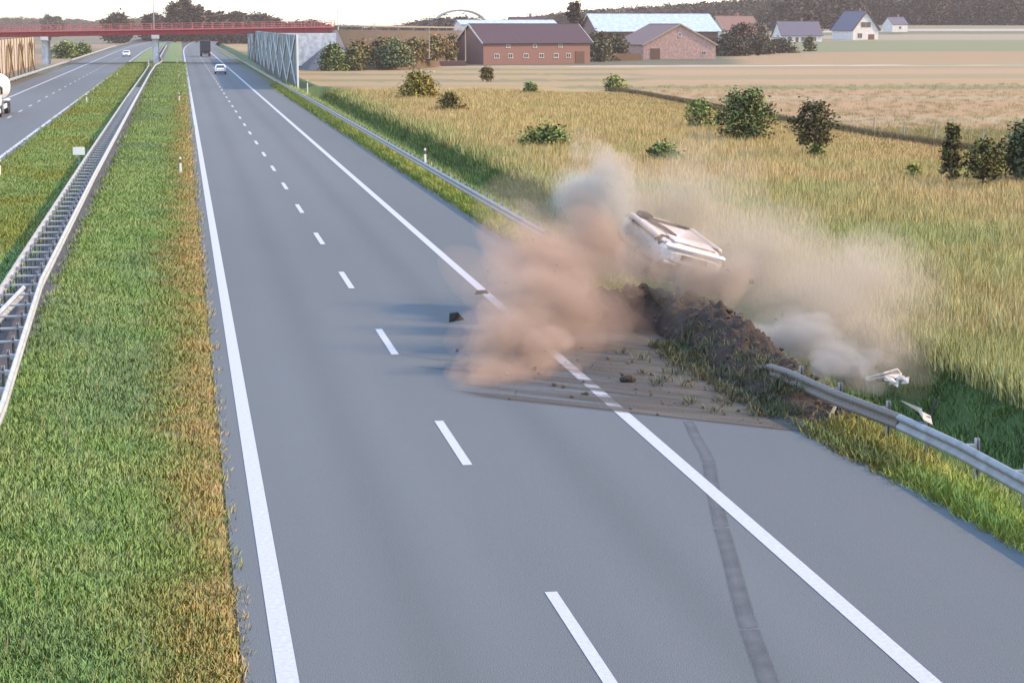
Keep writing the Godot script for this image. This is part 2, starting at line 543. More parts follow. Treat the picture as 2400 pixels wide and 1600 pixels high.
func build_barriers() -> void:
	var y := 0.75
	var p := [Vector3(-3.35, y, -18), Vector3(-3.35, y, -30), Vector3(-3.42, y, -37.5), Vector3(-3.68, y, -46.6), Vector3(-3.92, y, -55.5), Vector3(-4.1, y, -94), Vector3(-4.25, y, -178), Vector3(-4.4, y, -300), Vector3(-4.3, y, -360), Vector3(-3.6, y, -388), Vector3(-3.5, y, -412), Vector3(-4.3, y, -450), Vector3(-4.4, y, -700)]
	var q := [Vector3(-4.75, y, -18), Vector3(-4.8, y, -54.2), Vector3(-4.85, y, -65), Vector3(-5.0, y, -109), Vector3(-5.15, y, -194), Vector3(-5.2, y, -300), Vector3(-5.3, y, -360), Vector3(-5.9, y, -388), Vector3(-6.0, y, -412), Vector3(-5.2, y, -450), Vector3(-5.2, y, -700)]
	var right := barrier("right rail of the double steel barrier in the grass median, facing the empty lanes", p, 1.0, 0.16, M.steel, 2.0, 6.0, "steel crash barriers")
	barrier("left rail of the double steel barrier in the grass median, beside the small white plate", q, -1.0, 0.16, M.steel, 2.0, 6.0, "steel crash barriers")
	var z := -19.0
	while z > -230.0:
		var a := along(p, z)
		var c := along(q, z)
		var b := Buf.new()
		b.box(Vector3.ZERO, Vector3(a.x - c.x - 0.10, 0.05, 0.07), 0.008)
		put("cross_strut", b.mesh(), M.steel, right, Vector3((a.x + c.x) * 0.5, y - 0.10, z))
		z -= 2.0
	barrier("short loose rail end lying slanted between the two median rails", [Vector3(-4.9, y - 0.05, -30), Vector3(-4.72, y - 0.03, -42), Vector3(-4.5, y - 0.02, -49.6), Vector3(-4.28, y - 0.02, -54.3)], 1.0, 0.16, M.steel, 4.0)
	barrier("long steel guardrail on the right verge running from the noise wall to the dust cloud", [Vector3(11.95, y, -66), Vector3(11.95, y, -82), Vector3(12.0, y, -137), Vector3(11.95, y, -230), Vector3(12.0, y, -700)], -1.0, 0.30, M.shaded_steel, 2.0, 6.0, "steel crash barriers")
	barrier("near steel guardrail at the right edge of the photo, bowed outwards by the crash", [Vector3(12.6, y, -18), Vector3(12.62, y, -31.0), Vector3(12.5, y - 0.02, -33.5)], -1.0, 0.30, M.shaded_steel, 2.0, 4.0, "steel crash barriers")
	var d := barrier("bent guardrail caked with soil beside the ploughed verge", [Vector3(12.5, y - 0.02, -33.55), Vector3(12.15, y - 0.03, -36.0), Vector3(11.95, y - 0.03, -38.4), Vector3(11.95, y - 0.12, -39.6), Vector3(12.02, y - 0.38, -41.0)], -1.0, 0.30, M.steel_dusty, 2.0)
	var fl := put("torn_strip", shard([Vector3(12.55, y + 0.06, -32.5), Vector3(12.78, y + 0.12, -33.2), Vector3(12.72, y + 0.10, -34.1), Vector3(12.86, y + 0.02, -34.3), Vector3(12.95, y - 0.02, -33.2), Vector3(12.72, y - 0.03, -32.5)], 0.006), M.panel_sand, d)
	fl.set_meta("label", "pale torn strip standing off the back of the rail")
	barrier("steel guardrail along the far left shoulder under the sunlit noise wall", [Vector3(-21.6, y, -100), Vector3(-21.6, y, -280), Vector3(-21.5, y, -420), Vector3(-21.5, y, -700)], 1.0, 0.3, M.steel, 4.0, 6.0, "steel crash barriers")
	delineator("white marker post in the dry grass beside the left edge line, nearest of its row", Vector3(-0.12, -0.05, -104.9))
	delineator("white marker post beside the left edge line, second of its row", Vector3(-0.18, -0.05, -204.4))
	delineator("white marker post beside the left edge line, third of its row", Vector3(-0.22, -0.05, -297.7))
	delineator("white marker post beside the left edge line near the bridge, last of its row", Vector3(-0.6, -0.05, -404))
	delineator("white marker post by the oncoming carriageway at the left photo edge", Vector3(-9.15, -0.05, -104.5))
	delineator("white marker post by the oncoming carriageway, second from the left photo edge", Vector3(-9.2, -0.05, -203.5))
	delineator("white marker post by the oncoming carriageway, third from the left photo edge", Vector3(-9.3, -0.05, -306.5))
	delineator("white marker post standing above the right guardrail before the dust cloud", Vector3(12.32, 0.3, -102.8), 1.0)
	delineator("tall pale post on the verge at the near end of the grey noise wall", Vector3(13.7, -0.3, -222), 1.9)
	var s := thing("small_sign", "small white kilometre plate on the left median rail", "sign", Vector3(-5.45, 0, -109.5))
	put("plate", box_mesh(Vector3(0.62, 0.42, 0.03), 0.01), M.white_plastic, s, Vector3(0, 0.92, 0))
	put("post", box_mesh(Vector3(0.05, 0.9, 0.05), 0.005), M.post_steel, s, Vector3(0, 0.42, -0.045))

# ---------------------------------------------------------------- noise walls, bridge, embankment, masts
func build_walls() -> void:
	var t := thing("noise_wall", "tall grey noise wall with pale lattice pattern beside the right lanes", "noise wall")
	var h := 6.45
	var pm := box_mesh(Vector3(0.22, h, 0.22), 0.02, Vector3(0, h * 0.5, 0))
	var up := box_mesh(Vector3(0.14, h - 1.6, 4.74), 0.02, Vector3(0, 1.55 + (h - 1.6) * 0.5, 0))
	var lo := box_mesh(Vector3(0.16, 1.5, 4.74), 0.02, Vector3(0, 0.75, 0))
	for q in 45:
		var z := -241.0 - 5.0 * q
		var x := 13.75 + 1.5 * ss(241.0, 470.0, -z)
		put("post", pm, M.panel_grey if q > 0 else M.white_plastic, t, Vector3(x, -0.05, z))  # end post coloured white to paint in the sun on it
		if q == 44: break
		put("panel", up, M.panel_grey, t, Vector3(x + 0.01, -0.05, z - 2.5))
		put("base_panel", lo, M.panel_dark, t, Vector3(x + 0.01, -0.05, z - 2.5))
	for q in 5:      # slanting lattice bars crossing over bays of some forty metres
		var z0 := -243.0 - 43.0 * q
		for s in [[0.0, 0.4, 20.0, 6.0], [21.0, 0.4, 1.0, 6.1], [22.0, 0.4, 38.0, 4.6], [40.0, 0.5, 24.0, 5.2], [10.0, 3.0, 13.0, 6.2], [30.0, 2.6, 31.0, 6.0]]:
			var b := Buf.new()
			var xa := 13.75 + 1.5 * ss(241.0, 470.0, -(z0 - s[0])) - 0.16
			var xb := 13.75 + 1.5 * ss(241.0, 470.0, -(z0 - s[2])) - 0.16
			var wa := Vector3(xa, s[1], z0 - s[0])
			var wb := Vector3(xb, s[3], z0 - s[2])
			var d := (wb - wa).normalized()
			var side := d.cross(Vector3.RIGHT).normalized()
			b.box((wa + wb) * 0.5, Vector3(0.07, 0.62, wa.distance_to(wb)), 0.01, Basis(side.cross(d), side, d))
			put("lattice_bar", b.mesh(), M.panel_light, t)
	t = thing("noise_wall", "sunlit ochre noise wall beside the oncoming lanes at the left", "noise wall")
	h = 5.8
	var seq := [M.panel_sand, M.panel_ochre, M.panel_sand, M.panel_sand]
	for q in 22:
		var z := -330.0 + 5.0 * q
		put("post", box_mesh(Vector3(0.3, h + 0.1, 0.3), 0.02, Vector3(0, h * 0.5, 0)), M.panel_brown, t, Vector3(-22.9, -0.1, z))
		if q == 21: break
		put("panel", box_mesh(Vector3(0.16, h - 1.3, 4.66), 0.02, Vector3(0, 1.25 + (h - 1.3) * 0.5, 0)), seq[q % 4], t, Vector3(-22.9, -0.1, z + 2.5))
		put("base_panel", box_mesh(Vector3(0.18, 1.2, 4.66), 0.02, Vector3(0, 0.6, 0)), M.panel_grey, t, Vector3(-22.9, -0.1, z + 2.5))
	for q in 5:
		for s in [[0.0, 0.6, 7.0, 5.0], [7.0, 0.6, 1.0, 4.6], [12.0, 0.5, 10.0, 4.8], [3.5, 2.4, 4.0, 5.4]]:
			var b := Buf.new()
			var wa := Vector3(-22.74, s[1], -328.0 + 20.0 * q + s[0])
			var wb := Vector3(-22.74, s[3], -328.0 + 20.0 * q + s[2])
			var d := (wb - wa).normalized()
			var side := d.cross(Vector3.RIGHT).normalized()
			b.box((wa + wb) * 0.5, Vector3(0.07, 0.45, wa.distance_to(wb)), 0.01, Basis(side.cross(d), side, d))
			put("lattice_bar", b.mesh(), M.panel_brown, t)

func deck_y(x: float) -> float:      # underside of the deck, which climbs to the right
	return 5.55 + 0.0145 * x + 0.1

func bank_top(x: float) -> float:
	return 6.55 - 0.012 * (x - 30.0)

func bank_z(x: float) -> float:      # the approach road swings away behind the long barn
	return -405.0 - 0.085 * pow(maxf(0.0, x - 35.0), 2.0)

func build_bridge() -> void:
	var t := thing("road_bridge", "red steel road bridge crossing over both carriageways", "bridge")
	var x0 := -44.0
	var x1 := 30.5
	var zf := -405.0
	for e in [[-0.0, "girder"], [-9.4, "girder"]]:
		var b := Buf.new()
		b.bar(Vector3(x0, deck_y(x0) + 0.45, zf + e[0]), Vector3(x1, deck_y(x1) + 0.45, zf + e[0]), 0.35, 0.9, 0.02)
		put(e[1], b.mesh(), M.red_steel, t)
	var db := Buf.new()
	db.bar(Vector3(x0, deck_y(x0) + 1.02, zf - 4.7), Vector3(x1, deck_y(x1) + 1.02, zf - 4.7), 10.6, 0.22, 0.02)
	put("deck_slab", db.mesh(), M.concrete, t)
	db = Buf.new()
	db.bar(Vector3(x0, deck_y(x0) + 1.06, zf + 0.62), Vector3(x1, deck_y(x1) + 1.06, zf + 0.62), 0.06, 0.28, 0.01)
	put("edge_beam", db.mesh(), M.red_rail, t)
	for side in [0.45, -9.9]:
		for k in 3:
			var b := Buf.new()
			var o: float = [1.45, 1.85, 2.25][k]
			b.bar(Vector3(x0, deck_y(x0) + o, zf + side), Vector3(x1, deck_y(x1) + o, zf + side), 0.08, 0.09, 0.0)
			put("handrail", b.mesh(), M.red_rail, t)
		var pm := box_mesh(Vector3(0.12, 1.15, 0.1), 0.0, Vector3(0, 0.575, 0))
		for k in 38:
			var x := x0 + 0.6 + 2.0 * k
			put("railing_post", pm, M.red_rail, t, Vector3(x, deck_y(x) + 1.13, zf + side))
	for px in [-4.7, -26.0]:
		for dz in [-1.5, -8.0]:
			var b := Buf.new()
			b.loft([oval(Vector3(px, -0.1, zf + dz), 0.62, 0.62, 4.0, 16, Vector3.RIGHT, Vector3.BACK), oval(Vector3(px, deck_y(px) - 0.75, zf + dz), 0.62, 0.62, 4.0, 16, Vector3.RIGHT, Vector3.BACK)])
			put("pier", b.mesh(), M.pale_concrete, t)
		put("pier_cap", box_mesh(Vector3(1.5, 0.74, 10.6), 0.05), M.pale_concrete, t, Vector3(px, deck_y(px) - 0.38, zf - 4.7))
	put("wing_wall", box_mesh(Vector3(14.5, 6.4, 0.5), 0.03), M.pale_concrete, t, Vector3(23.2, 2.75, zf + 5.0))
	put("abutment", box_mesh(Vector3(3.0, 5.6, 9.6), 0.03), M.pale_concrete, t, Vector3(-43.0, 2.3, zf - 4.7))
	# approach embankment on the right, with its paved cone beside the bridge
	var b := Buf.new()
	var rows := []
	for k in 26:
		var x := 30.0 + 2.4 * k
		var top := bank_top(x)
		var zc := bank_z(x)
		rows.append([Vector3(x, -2.0, zc + 11.5 + 0.4 * sin(x)), Vector3(x, 2.2 + 0.3 * sin(x * 0.7), zc + 6.0), Vector3(x, top, zc + 0.8), Vector3(x, top + 0.05, zc - 9.6), Vector3(x, -2.0, zc - 24.0)])
	b.grid(rows, false, false)
	for k in b.v.size():
		var p := b.v[k]
		b.c[k] = Color(0.15, 0.115, 0.055).lerp(Color(0.22, 0.13, 0.08), clampf(nz.get_noise_2d(p.x * 6.0, p.y * 20.0) + 0.4, 0.0, 1.0))
	struct("embankment", b.mesh(), M.ground)
	b = Buf.new()
	var ring0 := []
	var ring1 := []
	for k in 9:
		var a := lerpf(PI, 0.42 * PI, k / 8.0)
		ring0.append(Vector3(30.8 + 10.5 * cos(a) * (0.85 if a > 2.4 else 1.0), -1.3 + 0.3 * k / 8.0, -404.5 + 13.0 * sin(a)))
		ring1.append(Vector3(30.8 + 0.6 * cos(a), 6.5, -404.5 + 0.6 * sin(a)))
	b.grid([ring0, ring1], false, true)
	struct("paved_slope", b.mesh(), M.paving)
	var gr := thing("guardrail", "pale guardrail along the top of the bridge approach bank", "guardrail")
	b = Buf.new()
	var path := []
	for k in 25:
		var x := 31.0 + 2.4 * k
		path.append(Vector3(x, bank_top(x) + 0.95, bank_z(x) + 0.7))
	sweep(b, path, BEAM, 1.0)
	put("rail", b.mesh(), M.pale_wood, gr)
	for k in 14:
		var x := 32.0 + 4.0 * k
		put("post", box_mesh(Vector3(0.1, 1.1, 0.1)), M.post_steel, gr, Vector3(x, bank_top(x) + 0.4, bank_z(x) + 0.5))

func stake(label: String, at: Vector3, h: float) -> void:
	var t := thing("field_stake", label, "stake", at, 0.0, "stakes along the field path")
	var b := Buf.new()
	b.tube([Vector3(0, -0.2, 0), Vector3(0.02, h * 0.6, 0), Vector3(0.03, h, 0.01)], [0.07, 0.065, 0.055], 7)
	put("stake", b.mesh(), M.pale_wood, t)

func mast(label: String, at: Vector3, h: float, r: float, m: Material) -> void:
	var t := thing("mast", label, "pole", at)
	var b := Buf.new()
	b.tube([Vector3.ZERO, Vector3(0, h * 0.5, 0), Vector3(0, h, 0)], [r, r * 0.8, r * 0.55], 10)
	put("pole", b.mesh(), m, t)
	put("base_plate", box_mesh(Vector3(r * 5.0, 0.08, r * 5.0), 0.01), M.post_steel, t)

func build_far_structures() -> void:
	stake("pale stake on the field path, first right of the pinched brownish tree", Vector3(53.9, -1.15, -152.3), 1.5)
	stake("pale stake on the field path, second right of the pinched brownish tree", Vector3(54.6, -1.15, -147.5), 1.4)
	stake("pale stake on the field path, third right of the pinched brownish tree", Vector3(54.8, -1.15, -141.5), 1.6)
	stake("pale stake on the field path, nearest the slim upright tree", Vector3(55.4, -1.15, -134.0), 1.3)
	mast("thin grey mast rising above the bridge parapet at the left", Vector3(-5.0, deck_y(-5.0) + 1.1, -413.5), 12.0, 0.12, M.post_steel)
	mast("thin grey mast at the right end of the red bridge", Vector3(31.3, 6.5, -405.5), 12.0, 0.12, M.pale_concrete)
	mast("thin mast on the skyline right of the far arch", Vector3(104.5, 1.5, -700.0), 22.0, 0.12, M.post_steel)
	mast("short pale pole in front of the brushy bank", Vector3(48.6, 1.0, -397.5), 6.0, 0.14, M.pale_wood)
	mast("pale pole at the left end of the long brick barn", Vector3(61.0, -1.2, -434.5), 8.2, 0.16, M.pale_wood)
	var t := thing("arch_bridge", "far grey steel arch bridge on the skyline", "bridge", Vector3(221.0, 0, -1600))
	for dz in [0.0, -9.0]:
		var pts := []
		var rr := []
		for k in 25:
			var a := PI * k / 24.0
			pts.append(Vector3(-20.5 * cos(a), 7.5 + 11.5 * sin(a), dz)); rr.append(0.75)
		var b := Buf.new()
		b.tube(pts, rr, 8)
		put("arch", b.mesh(), M.post_steel, t)
		for k in 9:
			var x := -16.0 + 4.0 * k
			b = Buf.new()
			b.tube([Vector3(x, 7.2, dz), Vector3(x, 7.5 + 11.5 * sqrt(1.0 - x * x / 420.0), dz)], [0.12, 0.12], 5)
			put("hanger", b.mesh(), M.post_steel, t)
	put("deck", box_mesh(Vector3(60, 1.2, 11), 0.05), M.concrete, t, Vector3(0, 7.0, -4.5))

# ---------------------------------------------------------------- farm buildings
func window(parent: Node3D, at: Vector3, w: float, h: float, turn := 0.0) -> void:
	var b := Buf.new()
	b.box(Vector3(0, h * 0.5, 0), Vector3(w, 0.1, 0.12)); b.box(Vector3(0, -h * 0.5, 0), Vector3(w + 0.2, 0.12, 0.2))
	b.box(Vector3(-w * 0.5 + 0.05, 0, 0), Vector3(0.1, h - 0.11, 0.12)); b.box(Vector3(w * 0.5 - 0.05, 0, 0), Vector3(0.1, h - 0.11, 0.12))
	b.box(Vector3.ZERO, Vector3(0.07, h - 0.11, 0.1))
	var o := put("window", b.mesh(), M.render_white, parent, at)
	o.rotation.y = turn
	put("pane", box_mesh(Vector3(w - 0.12, h - 0.12, 0.06)), M.glass_dark, o)

func house(called: String, label: String, category: String, at: Vector3, turn: float, l: float, w: float, eave: float, ridge: float, wm: Material, rm: Material, over := 0.4, edge: Material = null) -> Node3D:
	# l along local x (the ridge), w along local z; the eave side faces +z
	var t := thing(called, label, category, at, turn)
	var b := Buf.new()
	var a := l * 0.5
	var c := w * 0.5
	var o := Vector3(0, eave * 0.5, 0)
	b.out_quad(Vector3(-a, 0, c), Vector3(a, 0, c), Vector3(a, eave, c), Vector3(-a, eave, c), o)
	b.out_quad(Vector3(-a, 0, -c), Vector3(a, 0, -c), Vector3(a, eave, -c), Vector3(-a, eave, -c), o)
	for s in [-1.0, 1.0]:
		b.out_quad(Vector3(s * a, 0, -c), Vector3(s * a, 0, c), Vector3(s * a, eave, c), Vector3(s * a, eave, -c), o)
		b.out_tri(Vector3(s * a, eave, -c), Vector3(s * a, eave, c), Vector3(s * a, ridge, 0), o)
	put("wall", b.mesh(), wm, t)
	var slope := Vector2(c, ridge - eave)
	for s in [-1.0, 1.0]:
		b = Buf.new()
		var d := Vector3(0, -slope.y, s * slope.x).normalized()
		var len := slope.length() + over
		var nn := Vector3(0, slope.x, s * slope.y).normalized()
		b.box(Vector3(0, ridge, 0) + d * len * 0.5 + nn * 0.12, Vector3(l + over * 2.0, 0.18, len), 0.03, Basis(Vector3.RIGHT, nn, Vector3.RIGHT.cross(nn)))
		put("roof", b.mesh(), rm, t)
	b = Buf.new()
	b.bar(Vector3(-a - over, ridge + 0.22, 0), Vector3(a + over, ridge + 0.22, 0), 0.35, 0.14, 0.03)
	put("ridge_cap", b.mesh(), rm, t)
	if edge:
		for e in [-1.0, 1.0]:
			for s in [-1.0, 1.0]:
				b = Buf.new()
				b.bar(Vector3(e * (a + over + 0.04), ridge + 0.1, s * 0.05), Vector3(e * (a + over + 0.04), eave - over * 0.5 + 0.1, s * (c + over)), 0.08, 0.34)
				put("bargeboard", b.mesh(), edge, t)
	return t

func build_farm() -> void:
	var t := house("barn", "long brick barn with dark red tiled roof and small windows", "barn", Vector3(77.3, -1.3, -454.5), 0.42, 29.0, 11.0, 4.9, 8.9, M.brick, M.roof_dark, 0.5, M.render_white)
	for x in [-8.0, -0.8, 6.2]:
		window(t, Vector3(x, 4.2, 5.53), 1.0, 0.7)
	for x in [-11.0, -7.4, -3.2, 1.0, 5.0, 8.4]:
		window(t, Vector3(x, 2.0, 5.53), 1.3, 0.9)
	put("door", box_mesh(Vector3(2.6, 2.9, 0.12), 0.02), M.wood, t, Vector3(11.6, 1.45, 5.53))
	put("sunlit_gable", box_mesh(Vector3(0.1, 4.6, 8.4), 0.02), M.render_white, t, Vector3(14.55, 2.4, 0))  # white sheet painting the sunlit look of the right gable
	t = house("barn", "pink barn with broad plain gable facing the field", "barn", Vector3(123.5, -1.3, -510.0), 0.12 - PI * 0.5, 22.0, 19.5, 3.9, 8.9, M.render_pink, M.roof_red, 0.4, M.pale_wood)
	window(t, Vector3(11.05, 6.4, 0), 0.8, 1.1, PI * 0.5)
	window(t, Vector3(11.05, 1.8, -6.5), 1.2, 1.0, PI * 0.5)
	put("door", box_mesh(Vector3(0.12, 3.0, 2.6), 0.02), M.wood, t, Vector3(11.05, 1.5, 6.6))
	t = house("farm_hall", "large long hall with pale metal roof behind the farmyard", "hall", Vector3(135.0, 0.3, -578.0), -0.02, 35.0, 30.0, 5.4, 10.2, M.roof_red, M.roof_white, 0.6, M.render_white)
	for x in [-12.0, -5.0, 3.0, 10.0]: put("door", box_mesh(Vector3(4.0, 4.2, 0.12), 0.02), M.wood, t, Vector3(x, 2.1, 15.05))
	put("corner_post", box_mesh(Vector3(0.7, 5.6, 0.7), 0.03), M.render_white, t, Vector3(17.4, 2.8, 15.5))
	t = house("low_house", "low white house with dark slate roof", "house", Vector3(220.0, 1.0, -706.0), 0.1, 15.5, 9.0, 2.9, 7.6, M.render_white, M.roof_slate, 0.5)
	for x in [-4.6, 0.4, 4.8]: window(t, Vector3(x, 1.5, 4.53), 1.6, 1.5)
	put("door", box_mesh(Vector3(1.1, 2.1, 0.1), 0.02), M.wood, t, Vector3(-1.9, 1.05, 4.52))
	t = house("gabled_house", "white house with steep gable and wide upper window, right of the low house", "house", Vector3(249.0, 1.6, -727.0), 0.30 - PI * 0.5, 13.0, 11.5, 4.2, 10.8, M.render_white, M.roof_slate, 0.7, M.roof_dark)
	window(t, Vector3(6.53, 6.0, 0), 4.6, 2.0, PI * 0.5)
	window(t, Vector3(6.53, 2.0, 2.6), 2.2, 1.8, PI * 0.5)
	put("door", box_mesh(Vector3(0.1, 2.5, 2.8), 0.02), M.wood, t, Vector3(6.52, 1.25, -2.6))
	t = house("village_house", "small cream house with red roof among the trees left of the low house", "house", Vector3(178.0, 2.2, -640.0), 0.35, 14.0, 9.0, 3.8, 8.0, M.panel_sand, M.roof_red, 0.4, M.pale_wood)
	for x in [-4.0, 0.0, 4.0]: window(t, Vector3(x, 2.0, 4.53), 1.2, 1.3)
	t = house("village_house", "small far white house on the wooded slope at the right", "house", Vector3(302.0, 4.6, -830.0), 0.3, 8.0, 7.0, 3.2, 6.0, M.render_white, M.roof_slate, 0.3)
	window(t, Vector3(0, 1.8, 3.53), 1.4, 1.2)
	t = house("village_house", "small far house with brown roof seen over the barn ridge", "house", Vector3(118.0, 2.0, -690.0), 0.2, 12.0, 8.0, 4.5, 8.0, M.render_white, M.roof_dark, 0.4)
	window(t, Vector3(0, 2.2, 4.03), 1.4, 1.3)
	t = house("farm_shed", "long low white shed seen just over the ridge of the brick barn", "shed", Vector3(98.0, 1.0, -610.0), 0.1, 30.0, 9.0, 6.6, 7.8, M.render_white, M.roof_white, 0.3)
	window(t, Vector3(0, 3.0, 4.53), 2.0, 1.4)
	for h in find_children("*house*", "Node3D", false, false):       # chimneys
		var rf_: Node3D = null
		for k in h.get_children():
			if str(k.name).begins_with("roof"): rf_ = k
		var top: float = rf_.get_aabb().end.y
		var ch := Buf.new()
		ch.box(Vector3(1.8, top + 0.3, -0.5), Vector3(0.7, 1.8, 0.6), 0.03)
		ch.box(Vector3(1.8, top + 1.24, -0.5), Vector3(0.84, 0.1, 0.74), 0.02)
		put("chimney", ch.mesh(), M.brick, rf_)
	# boundary walls
	t = thing("garden_wall", "low dark red wall in front of the parked cars", "wall", Vector3(53.0, -1.25, -428.0), 0.33)
	put("wall", box_mesh(Vector3(16.0, 1.1, 0.3), 0.02), M.roof_dark, t, Vector3(0, 0.55, 0))
	put("coping", box_mesh(Vector3(16.1, 0.1, 0.42), 0.02), M.brick, t, Vector3(0, 1.15, 0))
	t = thing("board_fence", "dark brown board fence between the two barns", "fence", Vector3(103.5, -1.3, -484.0), 0.98 - PI * 0.5 + 1.57 - 0.4)
	for k in 40:
		put("board", box_mesh(Vector3(0.52, 1.9 + rf(-0.05, 0.05), 0.06), 0.01), M.wood, t, Vector3(-10.7 + 0.55 * k, 0.95, rf(-0.01, 0.01)))

# ---------------------------------------------------------------- vehicles
func wheel(parent: Node3D, at: Vector3, r: float, w: float) -> void:
	var b := Buf.new()
	var rows := []
	for e in [[-0.5, 0.62], [-0.5, 0.92], [-0.38, 1.0], [0.38, 1.0], [0.5, 0.92], [0.5, 0.62]]:
		rows.append(oval(Vector3(e[0] * w, 0, 0), r * e[1], r * e[1], 2.0, 20, Vector3.BACK, Vector3.UP))
	b.loft(rows, false)
	var o := put("wheel", b.mesh(), M.tyre, parent, at)
	b = Buf.new()
	rows = []
	for e in [[-0.42, 0.62], [-0.36, 0.2], [0.36, 0.2], [0.42, 0.62]]:
		rows.append(oval(Vector3(e[0] * w, 0, 0), r * e[1], r * e[1], 2.0, 20, Vector3.BACK, Vector3.UP))
	b.loft(rows)
	put("rim", b.mesh(), M.rim, o)

func car(label: String, at: Vector3, turn: float, paint: Material, floor_m: Material = null) -> Node3D:
	# nose towards local +z
	var t := thing("car", label, "car", at, turn)
	var b := Buf.new()
	var rows := []
	for e in [[-2.05, 0.66, 0.45, 0.80], [-1.98, 0.80, 0.30, 0.95], [-1.4, 0.87, 0.22, 1.0], [0.0, 0.88, 0.2, 0.97], [1.0, 0.87, 0.22, 0.95], [1.6, 0.82, 0.22, 0.86], [1.92, 0.74, 0.28, 0.74], [2.05, 0.6, 0.38, 0.62]]:
		rows.append(oval(Vector3(0, (e[2] + e[3]) * 0.5, e[0]), e[1], (e[3] - e[2]) * 0.5, 4.5, 24))
	b.loft(rows)
	put("body", b.mesh(), paint, t)
	b = Buf.new()
	rows = []
	for e in [[0.93, 0.76, 1.10], [1.15, 0.72, 0.2], [1.38, 0.62, -0.3], [1.43, 0.56, -0.45]]:
		rows.append([])
		var f: float = [1.02, 0.66, 0.22, 0.08][rows.size() - 1]
		var r: float = [-1.86, -1.72, -1.45, -1.3][rows.size() - 1]
		for p in oval(Vector3(0, 0, (f + r) * 0.5), e[1], (f - r) * 0.5, 5.0, 28, Vector3.RIGHT, Vector3.BACK): rows[-1].append(p + Vector3.UP * e[0])
	b.loft(rows)
	put("windows", b.mesh(), M.glass_dark, t)
	b = Buf.new()
	rows = []
	for e in [[1.365, 0.645, 0.27, -1.5], [1.42, 0.62, 0.18, -1.46], [1.47, 0.5, 0.0, -1.3]]:
		rows.append([])
		for p in oval(Vector3(0, e[0], (e[2] + e[3]) * 0.5), e[1], (e[2] - e[3]) * 0.5, 5.0, 28, Vector3.RIGHT, Vector3.BACK): rows[-1].append(p)
	b.loft(rows)
	put("roof", b.mesh(), paint, t)
	for s in [-1.0, 1.0]:
		b = Buf.new()
		b.bar(Vector3(s * 0.765, 0.94, 1.0), Vector3(s * 0.63, 1.40, 0.24), 0.06, 0.05)
		b.bar(Vector3(s * 0.765, 0.94, -1.8), Vector3(s * 0.63, 1.40, -1.44), 0.16, 0.06)
		b.bar(Vector3(s * 0.775, 0.94, -0.25), Vector3(s * 0.645, 1.40, -0.3), 0.05, 0.08)
		put("pillar", b.mesh(), paint, t)
		for z in [1.28, -1.28]: wheel(t, Vector3(s * 0.78, 0.32, z), 0.32, 0.21)
		put("head_lamp", box_mesh(Vector3(0.36, 0.14, 0.12), 0.05), M.head_lamp, t, Vector3(s * 0.52, 0.66, 1.93))
		put("tail_lamp", box_mesh(Vector3(0.16, 0.26, 0.12), 0.04), M.tail_lamp, t, Vector3(s * 0.66, 0.78, -1.97))
		put("mirror", box_mesh(Vector3(0.18, 0.13, 0.12), 0.04), paint, t, Vector3(s * 0.95, 1.0, 0.75))
	put("rear_bumper", box_mesh(Vector3(1.5, 0.2, 0.14), 0.05), M.black, t, Vector3(0, 0.36, -2.0))
	put("number_plate", box_mesh(Vector3(0.5, 0.11, 0.02)), M.white_plastic, t, Vector3(0, 0.55, -2.07))
	put("grille", box_mesh(Vector3(0.7, 0.16, 0.06), 0.02), M.black, t, Vector3(0, 0.46, 2.03))
	if floor_m:      # the underside, seen when the car is on its back
		b = Buf.new()
		b.loft([oval(Vector3(0, 0.24, 0), 0.86, 2.0, 3.6, 32, Vector3.RIGHT, Vector3.BACK), oval(Vector3(0, 0.20, 0), 0.85, 1.98, 3.6, 32, Vector3.RIGHT, Vector3.BACK), oval(Vector3(0, 0.155, 0), 0.76, 1.86, 3.6, 32, Vector3.RIGHT, Vector3.BACK), oval(Vector3(0, 0.175, 0), 0.68, 1.76, 3.6, 32, Vector3.RIGHT, Vector3.BACK)])
		put("floor_pan", b.mesh(), floor_m, t)
		for s in [-1.0, 1.0]:
			put("sill", box_mesh(Vector3(0.14, 0.14, 2.6), 0.04), paint, t, Vector3(s * 0.82, 0.17, 0.0))
		b = Buf.new()
		b.tube([Vector3(0.28, 0.11, 0.9), Vector3(0.3, 0.11, 0.1), Vector3(0.42, 0.12, -0.6), Vector3(0.42, 0.12, -1.7)], [0.05, 0.05, 0.05, 0.05], 8)
		put("exhaust_pipe", b.mesh(), M.car_under, t)
		put("exhaust_box", box_mesh(Vector3(0.34, 0.16, 0.6), 0.06), M.car_under, t, Vector3(0.42, 0.12, -1.45))
		b = Buf.new()
		b.bar(Vector3(-0.75, 0.15, -1.28), Vector3(0.75, 0.15, -1.28), 0.12, 0.1, 0.02)
		b.bar(Vector3(-0.75, 0.15, 1.28), Vector3(0.75, 0.15, 1.28), 0.1, 0.08, 0.02)
		put("axle_beam", b.mesh(), M.car_under, t)
		put("engine_tray", box_mesh(Vector3(1.1, 0.06, 0.8), 0.02), floor_m, t, Vector3(0, 0.13, 1.4))
		put("front_lip", box_mesh(Vector3(1.56, 0.12, 0.16), 0.05), M.car_white, t, Vector3(0, 0.24, 1.96))
	return t

